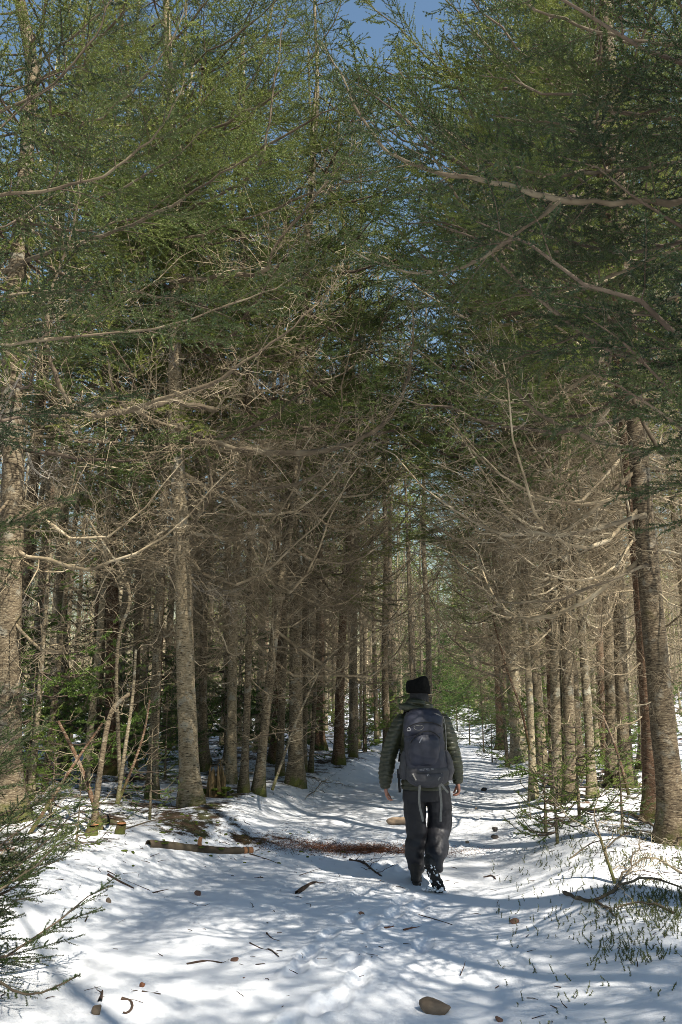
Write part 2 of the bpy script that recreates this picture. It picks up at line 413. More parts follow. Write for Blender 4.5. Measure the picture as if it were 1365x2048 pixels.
def simple(name, col, rough=.8, spec=.3, nscale=20, var=.35, bumpd=0.0):
    m, n, l, bs = mat(name)
    v, tc = mapping(n, l, (1, 1, 1))
    t = noise_node(n, l, nscale, 5, .65, v)
    lo = tuple(max(0, c*(1-var)) for c in col); hi = tuple(min(1, c*(1+var)) for c in col)
    rr = ramp(n, [(.3, lo), (.7, hi)]); l.new(t.outputs['Fac'], rr.inputs['Fac'])
    l.new(rr.outputs['Color'], bs.inputs['Base Color']); bs.inputs['Roughness'].default_value = rough; bs.inputs['Specular IOR Level'].default_value = spec
    if bumpd: bump(n, l, t.outputs['Fac'], .8, bumpd, bs)
    return m

# ------------------------------------------------------------------ ground
def build_ground():
    # graded grid: fine near the path and the camera, coarse far off
    ys = [-40.0]
    while ys[-1] < 190:
        y = ys[-1]; ys.append(y + (1.2 if y < -4 else .3 if y < 2.5 else .035+.0042*max(0, y-3)**1.35))
    ys = np.array(ys)
    u = np.linspace(-1, 1, 380)
    X = np.sign(u)*(np.abs(u)*2.6+np.abs(u)**5*95)
    Y = ys[:, None]+0*X[None]
    widen = 1+np.maximum(Y, 0)/14
    XX = np.clip(X[None]*widen, -150, 150) + np.interp(Y, [-40, 0, 200], [0, 0, 0]) + (left_edge(Y)+right_edge(Y))/2*np.exp(-np.abs(u[None])**2)
    Z = H(XX, Y, True)
    ny, nx = Y.shape
    idx = np.arange(ny*nx).reshape(ny, nx)
    F = np.stack([idx[:-1, :-1], idx[:-1, 1:], idx[1:, 1:], idx[1:, :-1]], -1).reshape(-1, 4)
    mb = MB(); V = np.stack([XX, Y, Z], -1).reshape(-1, 3); mb.add(V, F)
    me = mb.mesh('ground', M_ground)
    x, y = V[:, 0], V[:, 1]
    dl = left_edge(y)-x; dr = x-right_edge(y); d = np.maximum(dl, dr)
    lit = -.42+.69*sstep(-.1, 1.3, d)+.05*sstep(1.5, 6, d)
    lit += np.where(dl > 0, +.05*sstep(6.5, 9.0, y)-.15*sstep(6.5, 4.5, y), 0)      # left foreground stays snowy
    lit += np.where(dr > 0, -.16*sstep(8, 5.5, y), 0)
    lit += .50*np.exp(-(((x+.6)/1.25)**2+((y-10.0)/.9)**2))
    lit += .20*np.exp(-((dl-.5)/.6)**2)*sstep(8.3, 9.5, y)+.14*np.exp(-((dr-.9)/.6)**2)*sstep(7, 9, y)+.03*np.exp(-(((x+2)/2.2)**2+((y-9)/1.3)**2))                          # dark bank below the big fir
    wob = .35*(fbm(x*2.2, y*.1, 3, 71)-.45)
    lit += .74*np.exp(-(((x-.1)/1.15)**2+((y-9.75-wob)/.24)**2))
    lit += .45*(fbm(x*1.1, y*1.3, 4, 31)-.45)*(d > -.1)
    lit += .10*sstep(22, 40, y)*sstep(0, 1, d)
    rust = np.exp(-(((x-.35)/.95)**2+((y-9.8)/.5)**2))*1.3
    rust = np.clip(rust+.5*(fbm(x*1.4, y*1.4, 3, 41) > .6)*(d > 0), 0, 1)
    lit = np.minimum(lit, .27+.05*rust+.35*(fbm(x*3.1, y*3.1, 3, 61)-.45))
    for nm, arr in (('litter', lit), ('rust', rust)):
        a = me.attributes.new(nm, 'FLOAT', 'POINT'); a.data.foreach_set('value', arr.astype(np.float32))
    return tag(obj('ground', me), kind='structure')
build_ground()

# ------------------------------------------------------------------ bough library
NB = 9
LIVE = []; DEAD = []; SILV = []; MIDL = []
for i in range(NB):
    r_ = np.random.default_rng(100+i); mb = MB(); bough_geo(mb, r_, 1.9, True, 0); LIVE.append(mb.mesh('bough', [M_green_wood, M_needle]))
for i in range(NB):
    r_ = np.random.default_rng(200+i); mb = MB(); bough_geo(mb, r_, 2.2, False, 0); me = mb.mesh('dead_bough', [M_dead]); DEAD.append(me)
for i in range(3):
    c = DEAD[i].copy(); c.materials.clear(); c.materials.append(M_silver); SILV.append(c)
YOUNG = []
for i in range(4):
    r_ = np.random.default_rng(300+i); mb = MB(); bough_geo(mb, r_, 1.0, True, 0); YOUNG.append(mb.mesh('bough', [M_green_wood, M_needle_y]))

# ------------------------------------------------------------------ trees
def trunk_mesh(path, r0, r1, sides=14, seed=0, mats=M_bark, step=.22, flare=.6):
    """path: list of local points (base first)"""
    path = np.asarray(path, float)
    seg = np.r_[0, np.cumsum(np.linalg.norm(np.diff(path, axis=0), axis=1))]
    n = max(6, int(seg[-1]/step)); s = np.linspace(0, seg[-1], n)
    s = seg[-1]*(np.linspace(0, 1, n)**1.25)
    # smooth interpolation
    P = np.stack([np.interp(s, seg, path[:, k]) for k in range(3)], 1)
    for _ in range(3): P[1:-1] = (P[:-2]+2*P[1:-1]+P[2:])/4
    t = s/seg[-1]
    rad = r0+(r1-r0)*t**.9
    an = np.arange(sides)*2*math.pi/sides
    rr = np.random.default_rng(seed)
    ph = rr.uniform(0, 6.28, 3)
    fl = 1+flare*np.exp(-s/.20)[:, None]*(1+.45*np.cos(an*4+ph[0])[None]+.3*np.cos(an*3+ph[1])[None])
    nz = 1+.10*(noise2(an[None]*2.2+seed, s[:, None]*3.3, seed)-.5)+.05*(noise2(an[None]*4+seed*3, s[:, None]*11, seed+5)-.5)
    Rg = rad[:, None]*fl*nz
    V = np.stack([P[:, None, 0]+Rg*np.cos(an)[None], P[:, None, 1]+Rg*np.sin(an)[None], P[:, None, 2]+0*Rg], -1)
    V[0, :, 2] -= .25
    idx = np.arange(n*sides).reshape(n, sides)
    a, b = idx[:-1], idx[1:]
    F = np.stack([a, np.roll(a, -1, 1), np.roll(b, -1, 1), b], -1).reshape(-1, 4)
    mb = MB(); mb.add(V, F)
    c = mb.n; mb.add(P[-1][None]+[[0, 0, r1*.5]]); mb.f3.append(np.stack([np.roll(idx[-1], -1)*0+idx[-1], np.roll(idx[-1], -1), np.full(sides, c)], 1)); mb.m3.append(np.zeros(sides))
    return mb.mesh('trunk', mats), P, rad

def pline(P, z):
    i = np.searchsorted(P[:, 2], z); i = min(max(i, 1), len(P)-1)
    t = (z-P[i-1, 2])/(P[i, 2]-P[i-1, 2]+1e-9); return P[i-1]*(1-t)+P[i]*t

def add_boughs(t, P, rad, r, Hh, z0, zl, live_len=2.5, dead_len=2.5, per=4, wh=.5, silver=0., bias=None, zmax=None, live_den=.62):
    z = z0
    while z < min(Hh-.3, zmax or 99):
        f = (z-z0)/(Hh-z0)
        live_here = z > zl
        k = r.integers(per-1, per+2)
        if live_here: k = int(round(k*live_den)) or (1 if r.random() < .5 else 0)
        else: k = int(r.integers(2, 5) if z > 3.2 else r.integers(1, 4))
        a0 = r.uniform(0, 6.28)
        for j in range(k):
            az = a0+j*2*math.pi/max(k, 1)+r.normal(0, .3)
            isl = live_here or (z > zl-1.6 and r.random() < .35)
            q = pline(P, z+r.uniform(-.12, .12))
            fac = 1.0
            if bias is not None: fac = 1+.25*math.cos(az-bias)
            if isl:
                top = max(0, (z-zl)/max(Hh-zl, .1))
                L = live_len*(1-.8*top**1.5)*r.uniform(.75, 1.1)*fac
                me = LIVE[r.integers(len(LIVE))]; sc = L/1.9; pt = r.uniform(-.12, .18)+.5*top
                nm = 'bough'
            else:
                low = np.clip((z-z0)/2.6, .0, 1)
                L = dead_len*(.32+.68*low)*r.uniform(.45, 1.1)*fac
                me = (SILV if r.random() < silver else DEAD); me = me[r.integers(len(me))]; sc = L/2.2; pt = r.uniform(-.15, .25)
                nm = 'dead_bough'
            obj(nm, me, t, q, (r.uniform(-.5, .5), -pt, az), sc)
        z += wh*r.uniform(.7, 1.3)

TREES = []      # (x, y, r)
AXIS = {}
def make_tree(name, label, cat, pts, r0, Hh, zl, seed, mats=M_bark, group=None, boughs=True, z0=1.3, top_lean=None, **kw):
    """pts: world points base first; extrapolated upward to height Hh above base"""
    pts = [np.asarray(p, float) for p in pts]
    base = pts[0].copy(); base[2] = gz(base[0], base[1])
    loc = [p-base for p in pts]; loc[0] = np.zeros(3)
    last = loc[-1]; d = (loc[-1]-loc[-2]); d = d/max(d[2], .1)
    if last[2] < Hh:
        r_ = np.random.default_rng(seed+5)
        rem = Hh-last[2]
        for k in (1/3, 2/3, 1):
            e = last+d*np.array([rem*k*.6, rem*k*.6, rem*k]); e[:2] += r_.normal(0, .03, 2)*rem*k; loc.append(e)
    t = thing(name, label, cat, tuple(base), 0, group)
    me, P, rad = trunk_mesh(loc, r0, .02, 14 if r0 > .1 else 10, seed, mats)
    obj('trunk', me, t)
    TREES.append((base[0], base[1], r0)); AXIS[t.name] = P
    if boughs: add_boughs(t, P, rad, np.random.default_rng(seed), Hh, z0, zl, **kw)
    return t, base

def px_tree(label, pxs, wpx, seed, Hh=12.5, zl=6.5, cat='fir tree', name='fir_tree', depth=None, **kw):
    """trunk through photograph pixels, base first"""
    b = hit(*pxs[0]) if depth is None else at(*pxs[0], depth)
    pts = [b]+[at(px, py, b[1]+.06*(i+1)) for i, (px, py) in enumerate(pxs[1:])]
    r0 = wpx/2/FPX*math.hypot(b[1], .3)
    Hh = Hh*1.38 if Hh > 8 else Hh
    return make_tree(name, label, cat, pts, r0, Hh, zl, seed, **kw)

px_tree('broad mottled fir trunk standing at the far left above the snowy bank', [(18, 1640), (12, 1350), (28, 1000), (22, 700)], 58, 1, 13, 5.6, live_den=1.0, silver=.5, bias=0)
px_tree('stout fir with a peeling pale wedge scar beside the fallen mossy log', [(383, 1612), (372, 1380), (368, 1180), (352, 860)], 40, 2, 13, 6.0, live_den=.95, mats=M_bark_pale, bias=0, silver=.2)
px_tree('slim leaning fir stem rising out of the twig covered mound', [(516, 1588), (535, 1400), (560, 1180), (592, 980)], 19, 3, 11, 6.5, bias=0, z0=.7)
px_tree('thin dark fir stem next to the mossy stump on the mound', [(488, 1585), (497, 1350), (500, 1100)], 15, 4, 10, 6.0, bias=0, z0=.6)
px_tree('pale slim trunk leaning over the crossed poles at the left', [(168, 1580), (198, 1300), (216, 1050)], 15, 5, 10, 6.5, mats=M_bark_pale)
px_tree('brown straight trunk with a bright green mossy foot behind the crossed poles', [(222, 1548), (226, 1250), (222, 1000)], 29, 6, 12, 6.8, mats=M_bark_red)
px_tree('thin brown stem with moss at its base left of the stout scarred fir', [(307, 1575), (318, 1350), (325, 1150)], 13, 7, 9, 5.5, mats=M_bark_red)
px_tree('fir with a yellow green mossy foot deep behind the left bank', [(127, 1540), (128, 1380), (122, 1180)], 25, 8, 12, 7)
px_tree('grey trunk close behind the stout scarred fir', [(405, 1530), (398, 1300), (394, 1050)], 27, 9, 12, 7, mats=M_bark_pale)
px_tree('pale straight trunk behind the shattered stump', [(458, 1530), (456, 1200), (456, 1000)], 17, 10, 12, 7, mats=M_bark_pale)
px_tree('thin trunk with a green mossy foot left of the walking hiker', [(604, 1542), (609, 1400), (612, 1250)], 17, 11, 11, 7)
px_tree('dark brown trunk with a mossy foot closest to the hiker on the left side', [(677, 1528), (681, 1350), (688, 1200)], 20, 12, 11.5, 7, mats=M_bark_red, bias=0)
px_tree('brown trunk half way between the leaning stem and the hiker', [(640, 1500), (640, 1350), (641, 1180)], 20, 13, 11.5, 7, mats=M_bark_red)
px_tree('bare thin pole stem with short stubs left of the trail', [(622, 1545), (630, 1400), (636, 1250)], 9, 14, 7, 5.0)
px_tree('spindly fir pole behind the mound', [(560, 1552), (566, 1350), (574, 1150)], 15, 15, 11, 6.5)
px_tree('massive lichen spotted fir trunk leaning in at the right border', [(1352, 1690), (1322, 1400), (1298, 1150), (1268, 800)], 50, 20, 13, 5.6, live_den=.7, bias=math.pi)
px_tree('dark thick trunk right behind the massive leaning one', [(1312, 1640), (1300, 1400), (1282, 1150)], 40, 21, 13, 7, mats=M_bark_red, bias=math.pi)
px_tree('front trunk of the close pair above the small green saplings', [(1118, 1602), (1112, 1350), (1108, 1050), (1112, 850)], 25, 22, 12.5, 6.2, bias=math.pi)
px_tree('rear trunk of the close pair above the small green saplings', [(1143, 1600), (1136, 1350), (1128, 1100), (1120, 850)], 26, 23, 12.5, 6.2, bias=math.pi)
px_tree('tall sunlit trunk curving slightly left beside the trail edge', [(1086, 1548), (1070, 1300), (1055, 1150), (1040, 950)], 22, 24, 12.5, 6.5, mats=M_bark_pale, bias=math.pi)
px_tree('thickest sunlit trunk at the trail edge right of the hiker', [(1040, 1525), (1026, 1350), (1018, 1200), (1012, 1000)], 30, 25, 12.5, 6.5, mats=M_bark_pale, bias=math.pi)
px_tree('mossy footed slim trunk between the pair and the right border', [(1185, 1596), (1178, 1450), (1160, 1200)], 18, 26, 11.5, 6.5)
px_tree('trunk dividing into shade and light right of the slim mossy one', [(1226, 1570), (1220, 1350), (1210, 1050)], 24, 27, 12, 6.5)
px_tree('golden lit trunk second behind the massive leaning one', [(1254, 1575), (1243, 1350), (1235, 1050)], 28, 28, 12, 6.5)
px_tree('reddish brown trunk deep in the right hand stand', [(1203, 1490), (1200, 1300), (1195, 1100)], 18, 29, 12, 7, mats=M_bark_red)
px_tree('short stubby grey stem in front of the sunlit trunks at the right', [(1068, 1600), (1064, 1500), (1060, 1380)], 15, 30, 9, 6, mats=M_bark_pale)
px_tree('thin sapling pole by the green brush at the trail edge', [(1016, 1535), (1010, 1450), (1003, 1370)], 7, 31, 4.5, 3.2)
px_tree('slender trunk rising left of the thick sunlit trail edge trunk', [(1002, 1500), (996, 1350), (990, 1150)], 16, 32, 12, 6.5, mats=M_bark_red, bias=math.pi)
px_tree('dim trunk right of the reddish one deep in the stand', [(1290, 1535), (1283, 1300), (1277, 1100)], 22, 33, 12, 7)

# merged prototypes for trees further off -----------------------------
def proto_parts(seed, Hh, zl, lod, dead_n, live_n):
    r = np.random.default_rng(seed)
    md = MB(); ml = MB()
    for i in range(dead_n):
        z = .9+(zl+.5-.9)*(i+r.random())/dead_n
        low = min(1, (z-.7)/2.2)
        L = 2.2*(.35+.65*low)*r.uniform(.5, 1.1)
        bough_geo(md, r, L, False, lod, xform((0, 0, z), r.uniform(0, 6.28), r.uniform(-.15, .25), 1, r.uniform(-.5, .5)))
    for i in range(live_n):
        f = (i+r.random())/live_n
        z = zl+(Hh-zl)*f**.9
        L = 2.3*(1-.82*f**1.4)*r.uniform(.75, 1.1)
        bough_geo(ml, r, max(L, .35), True, lod, xform((0, 0, z), r.uniform(0, 6.28), r.uniform(-.15, .15)+.5*f, 1, r.uniform(-.3, .3)))
    return md.mesh('dead_boughs', [M_dead]), ml.mesh('crown', [M_green_wood, M_needle])
MIDP = [proto_parts(500+i, 15.5, 6.2+.6*(i % 3), 1, 17, 22) for i in range(3)]
FARP = [proto_parts(600+i, 15.5, 5.8+.5*(i % 3), 2, 16, 24) for i in range(3)]
MIDT = [proto_parts(540+i, 12.5, 9.0+.5*(i % 3), 1, 13, 5) for i in range(3)]
FART = [proto_parts(640+i, 12.0, 8.6+.5*(i % 3), 2, 14, 6) for i in range(3)]
TRK = {}
for k, m_ in (('b', M_bark), ('p', M_bark_pale), ('r', M_bark_red)):
    for j in range(3):
        r_ = np.random.default_rng(40+j)
        pth = [(0, 0, 0), (*r_.normal(0, .05, 2), 3), (*r_.normal(0, .12, 2), 6), (*r_.normal(0, .2, 2), 15.5)]
        TRK[k, j] = trunk_mesh(pth, .115, .015, 10, 70+j, m_, step=.4)[0]

def stock_tree(x, y, r, far, label, group, thin=False):
    t = tag(obj('fir_tree', None, None, (x, y, gz(x, y)), (r.normal(0, .015), r.normal(0, .015), r.uniform(0, 6.28))), label, 'fir tree', group)
    hs = r.uniform(.85, 1.2)
    k = r.choice(['b', 'p', 'r'], p=[.5, .25, .25])
    w = r.uniform(.45, 1.15)
    if '{' in label:
        look = dict(g='thin ' if w < .62 else 'stout ' if w > .98 else 'slender ', b=dict(b='grey brown', p='pale barked', r='reddish')[str(k)])
        t['label'] = label.format(**look); t['group'] = t['label']
    obj('trunk', TRK[k, r.integers(3)], t, scale=(w, w, hs))
    dm, cm = ((FART if thin else FARP) if far else (MIDT if thin else MIDP))[r.integers(3)]
    if thin: hs = r.uniform(.8, 1.1)
    if far > 1: hs = r.uniform(1.35, 1.65)
    tag(obj('dead_boughs', dm, t, scale=(1, 1, hs)), kind='stuff'); tag(obj('crown', cm, t, scale=(1, 1, hs)), kind='stuff')
    return t

def ang_in(x, y, margin=1.5):
    return abs(x) < .42*y+margin
r = np.random.default_rng(11)
count = 0; tries = 0
def clear(x, y, d):
    for (a, b, c) in TREES:
        if (a-x)**2+(b-y)**2 < d*d: return False
    return True
bands = [(12.0, 16, 18, 1.1), (16, 26, 62, 1.25), (26, 42, 92, 1.5), (42, 70, 80, 2.0)]
for y0, y1, num, dmin in bands:
    k = 0; tries = 0
    while k < num and tries < 6000:
        tries += 1
        y = math.sqrt(r.uniform(y0*y0, y1*y1)); x = r.uniform(-.44*y-1.0, .44*y+1.2)
        le, re = float(left_edge(y)), float(right_edge(y))
        if le-.55 < x < re+.5: continue
        # most room goes to the screen that faces the trail
        if not clear(x, y, dmin): continue
        side = 'left' if x < le else 'right'
        near_path = min(abs(x-le), abs(x-re)) < 2.2
        dist = 'near ranks' if y < 16 else 'mid distance' if y < 26 else 'well back' if y < 42 else 'farthest back'
        where = 'lining the trail' if near_path else 'deep inside the stand'
        lab = '{g}{b} fir '+f'{where} on the {side} side, {dist}'
        TREES.append((x, y, .1))
        stock_tree(x, y, r, y > 24, lab, f'firs {where} {side} {dist}', not near_path or (side == 'right' and r.random() < .45))
        k += 1; count += 1

for i in range(26):
    y = r.uniform(84, 108); x = 9.5+(y-84)*.05+r.uniform(-7, 7)
    stock_tree(x, y, r, 2, 'fir standing beyond the bend that hides the end of the trail', 'firs standing beyond the bend of the trail')
# trees just outside the frame, whose shade and boughs fall into it
outside = [(3.6, 2.3), (4.7, .5), (3.1, -.7), (5.9, 1.7), (4.9, -1.6), (6.9, -2.2), (-4.1, 1.9), (-3.2, -.5), (-5.7, -.7), (-5.6, 5.9), (-7.2, 4.6), (-8.9, 5.4), (-6.2, 2.9), (-9.6, 3.2), (-10.6, 6.8), (-7.9, 7.6), (-5.0, 3.9), (-11.5, 4.6), (-4.2, 2.4),  (4.6, 3.6), (6.2, -.4), (4.2, -4.4), (8.6, -3.0), (7.6, 3.0), (10.8, .6), (6.0, -8.0), (11.0, -6.5), (2.8, -8.5), (13.5, -2),
           (-4.6, 5.2), (-5.6, 8.6), (-4.4, .8), (-7.4, 3.5), (-3.6, -3.6), (-8, 10.5), (-3.8, -8)]
for i, (x, y) in enumerate(outside):
    stock_tree(x, y, r, False, 'fir standing just beyond the edge of the view', 'firs just beyond the edge of the view')
    TREES.append((x, y, .1))
print('trees', count)

# ------------------------------------------------------------------ the far wood, one mass
def distant_forest():
    r = np.random.default_rng(77)
    b = MB()
    n = 420; pl = []
    while len(pl) < n:
        y = math.sqrt(r.uniform(62**2, 118**2)); x = r.uniform(-.5*y, .55*y)
        if float(left_edge(y))-.8 < x < float(right_edge(y))+.8 and y < 105: continue
        pl.append((x, y))
    for (x, y) in pl:
        z = gz(x, y)-.2; h = r.uniform(12, 16)
        P = np.array([[x, y, z], [x+r.normal(0, .15), y, z+h*.5], [x+r.normal(0, .3), y, z+h]])
        tubes(b, P[None], np.array([[.14, .10, .02]])*r.uniform(.7, 1.3), 4, 0)
        k = 130; zz = r.uniform(.6, h, k); az = r.uniform(0, 6.28, k); L = r.uniform(.5, 1.9, k)*np.where(zz > 6, 1-.7*(zz-6)/(h-6), 1)
        q0 = np.stack([np.full(k, x), np.full(k, y), z+zz], 1)
        d = np.stack([np.cos(az), np.sin(az), r.normal(.05, .2, k)], 1)
        Q = np.stack([q0, q0+d*L[:, None]*.5-[0, 0, .08], q0+d*L[:, None]], 1)
        tubes(b, Q, np.array([[.022, .016, .006]]).repeat(k, 0), 3, 0)
        m = 520; j = r.integers(0, k, m); keep = (zz[j] > 5) | (r.random(m) < .22)
        j = j[keep]; m = len(j); c = q0[j]+d[j]*(L[j]*r.random(m))[:, None]+r.normal(0, .12, (m, 3))
        e = r.normal(0, 1, (m, 3, 3))*[.13, .13, .05]
        b.add((c[:, None]+e).reshape(-1, 3), f3=np.arange(m*3).reshape(-1, 3), mi=1)
    tag(obj('distant_forest', b.mesh('distant_forest', [M_dead, M_needle])), 'distant mass of firs closing off the end of the trail', 'forest', None, 'stuff')
distant_forest()

# ------------------------------------------------------------------ young firs of the understorey
def young_proto(seed, h, den=1.0, green=True):
    r = np.random.default_rng(seed); b = MB(); z = .12*h
    while z < h*.97:
        f = z/h
        for j in range(max(1, int(r.integers(3, 6)*den))):
            L = h*.48*(1-f)**.8*r.uniform(.6, 1.15)+.08
            bough_geo(b, r, L, True, 0 if h < 1.5 else 1, xform((0, 0, z), r.uniform(0, 6.28), r.uniform(-.1, .3)+.3*f, 1, r.uniform(-.3, .3)), base_r=.004+.004*L)
        z += h*.075*r.uniform(.7, 1.3)
    return b.mesh('boughs', [M_green_wood, M_needle_y])
YP = [young_proto(801, 1.2), young_proto(802, 1.2, .7), young_proto(803, 3.2, .8), young_proto(804, 3.0, .6)]
YT = [trunk_mesh([(0, 0, 0), (.02, .01, h*.5), (0, .02, h)], .012*h+.006, .004, 8, 90+i, M_bark, step=.15, flare=.2)[0] for i, h in enumerate((1.2, 1.2, 3.2, 3.0))]
def young_fir(x, y, k, sc, rz, label, group=None, lean=0):
    t = tag(obj('young_fir', None, None, (x, y, gz(x, y)-.01), (lean, 0, rz)), label, 'young fir', group)
    obj('trunk', YT[k], t, scale=sc); tag(obj('boughs', YP[k], t, scale=sc), kind='stuff')
    TREES.append((x, y, .03)); return t
for i, (px, py, k, sc, lab) in enumerate([
    (1092, 1668, 1, .9, 'small bright green fir sapling at the lip of the right bank'),
    (1116, 1688, 0, .85, 'thin fir sapling with a pale cut stem on the right bank'),
    (1062, 1640, 1, .36, 'tiny fir sapling leaning over the trail edge'),
    (1160, 1640, 0, .95, 'fir sapling just behind the pair of close trunks'),
    (1245, 1660, 1, .7, 'loose twiggy fir sapling in front of the dark thick trunk'),
    (940, 1490, 2, .62, 'bushy young fir crowding the trail edge beyond the hiker'),
    (968, 1505, 3, .6, 'second bushy young fir crowding the trail edge beyond the hiker'),
    (915, 1462, 2, .8, 'farthest bushy young fir at the trail edge'),
    (985, 1525, 0, .9, 'low green fir sapling at the foot of the bushy young firs'),
    (152, 1700, 1, .55, 'crooked thin fir sapling standing alone in the sunlit left snow'),
    (100, 1640, 0, .75, 'spreading fir sapling before the mottled trunk'),
    (300, 1640, 1, .8, 'dark fir sapling between the crossed poles and the scarred fir'),
    (690, 1500, 0, .95, 'green fir sapling near the mossy footed brown trunk'),
    (730, 1490, 1, .8, 'sparse fir sapling just left of the hiker'),
    (50, 1600, 2, .55, 'young fir spreading flat sprays behind the mottled trunk'),
    (240, 1520, 2, .7, 'young fir with dark sprays behind the scarred fir'),
    (330, 1560, 3, .5, 'sparse young fir beside the scarred fir'),
    (1180, 1540, 2, .45, 'young fir in shade behind the close pair of trunks'),
    (1290, 1590, 3, .5, 'young fir among the dark trunks at the right border'),
]):
    p = hit(px, py); young_fir(p[0], p[1], k, sc, i*1.3, lab)
r = np.random.default_rng(22)
for i in range(8):
    y = 11.0+i*1.2; x = float(left_edge(y))-1.2-r.uniform(0, 5)
    young_fir(x, y, 2+i % 2, r.uniform(1.0, 1.7), r.uniform(0, 6), 'leafy understorey fir catching sun between trunks on the left side', 'leafy understorey firs catching sun on the left side')
r = np.random.default_rng(21); k = 0
while k < 46:
    y = math.sqrt(r.uniform(12**2, 40**2)); x = r.uniform(-.42*y, .42*y)
    if float(left_edge(y))-.7 < x < float(right_edge(y))+.7 or not clear(x, y, .5): continue
    young_fir(x, y, 2+int(r.integers(2)), r.uniform(.6, 1.9), r.uniform(0, 6), 'understorey fir half hidden among the trunks', 'understorey firs half hidden among the trunks'); k += 1

# ------------------------------------------------------------------ limbs that cross the view
def darken_needles(o):  # puts the shade over a near bough into its needle colour
    o.material_slots[1].link = 'OBJECT'; o.material_slots[1].material = M_needle_shaded
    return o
def px_bough(tree, pts, r0, live, seed, name=None, lod=0, mats=None, s_in=.12, tw=1.0):
    """a limb of `tree` following world points seen at (px, py, depth)"""
    w = [at(*p) for p in pts]; b = np.array(tree.location)
    mb = MB(); bough_geo(mb, np.random.default_rng(seed), 1, live, lod, None, r0, [p-b for p in w], s_in, tw)
    me = mb.mesh(name or ('bough' if live else 'dead_bough'), mats or ([M_green_wood, M_needle, M_limb] if live else [M_dead, M_dead, M_limb]))
    o = obj(name or ('bough' if live else 'dead_bough'), me, tree)
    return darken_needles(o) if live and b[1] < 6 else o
T = {o['label'][:24]: o for o in bpy.data.objects if o.get('category') == 'fir tree'}
t_mott = T['broad mottled fir trunk standing'[:24]]; t_scar = T['stout fir with a peeling'[:24]]; t_mass = T['massive lichen spotted fi'[:24]]
t_lean = T['slim leaning fir stem rising'[:24]]
px_bough(t_mott, [(10, 545, 8.4), (100, 505, 7.4), (230, 465, 6.8), (330, 420, 6.5), (435, 355, 6.3), (520, 300, 6.2)], .03, True, 1, s_in=.4)
px_bough(t_mott, [(430, 820, 9.2), (330, 795, 8.2), (230, 828, 7.6), (170, 832, 7.4), (130, 800, 7.2), (97, 715, 7.1), (92, 640, 7.0), (108, 560, 6.9), (150, 460, 6.8), (160, 350, 6.7)], .042, False, 2, s_in=.3, tw=.8)
px_bough(t_mott, [(230, 828, 7.7), (330, 795, 7.6), (430, 765, 7.5), (530, 700, 7.4), (620, 625, 7.3), (690, 540, 7.2)], .03, False, 3)
px_bough(t_scar, [(365, 860, 10.2), (290, 835, 9.6), (225, 800, 9.3), (215, 710, 9.2)], .05, False, 4, s_in=.5)
px_bough(t_scar, [(362, 870, 10.2), (420, 885, 9.7), (560, 912, 9.2), (680, 898, 8.9), (760, 860, 8.8), (812, 785, 8.7), (827, 700, 8.7), (826, 600, 8.7)], .05, False, 5)
px_bough(t_scar, [(360, 560, 10.2), (450, 552, 9.6), (545, 545, 9.1), (535, 512, 9.0), (600, 430, 8.8), (655, 365, 8.7), (720, 285, 8.6)], .042, False, 6, s_in=.1)
px_bough(t_scar, [(355, 430, 10.2), (450, 380, 9.4), (525, 340, 9.0), (540, 230, 8.9), (558, 100, 8.8), (575, 10, 8.8)], .03, True, 7, s_in=.2)
px_bough(t_scar, [(368, 1075, 10.3), (385, 1045, 9.9), (420, 1010, 9.6), (424, 940, 9.5), (400, 890, 9.4)], .036, False, 8)
px_bough(t_scar, [(362, 900, 10.3), (280, 890, 10.0), (160, 880, 9.8), (60, 870, 9.7)], .035, False, 9)
px_bough(t_scar, [(365, 960, 10.3), (470, 985, 9.8), (580, 975, 9.5), (690, 930, 9.3), (760, 870, 9.2)], .036, False, 10)
px_bough(t_lean, [(520, 1290, 10.3), (600, 1300, 9.9), (640, 1282, 9.8)], .012, False, 11, tw=.6)
px_bough(t_lean, [(500, 1480, 10.4), (560, 1465, 10.1), (640, 1455, 9.9)], .012, False, 12, tw=.6)
px_bough(t_mass, [(1290, 1030, 7.6), (1220, 1050, 7.4), (1130, 1075, 7.3), (1050, 1062, 7.2), (990, 1020, 7.2), (950, 960, 7.1)], .03, False, 13)
px_bough(t_mass, [(1278, 905, 7.6), (1180, 880, 7.2), (1080, 830, 7.0), (1010, 760, 6.9), (960, 700, 6.9)], .032, False, 14)
px_bough(t_mass, [(1270, 800, 7.6), (1330, 930, 7.2), (1365, 870, 7.0), (1420, 760, 6.9)], .03, False, 15)
px_bough(t_mass, [(1295, 1130, 7.6), (1200, 1170, 7.3), (1090, 1210, 7.2), (1000, 1205, 7.1)], .018, False, 16, tw=.6)

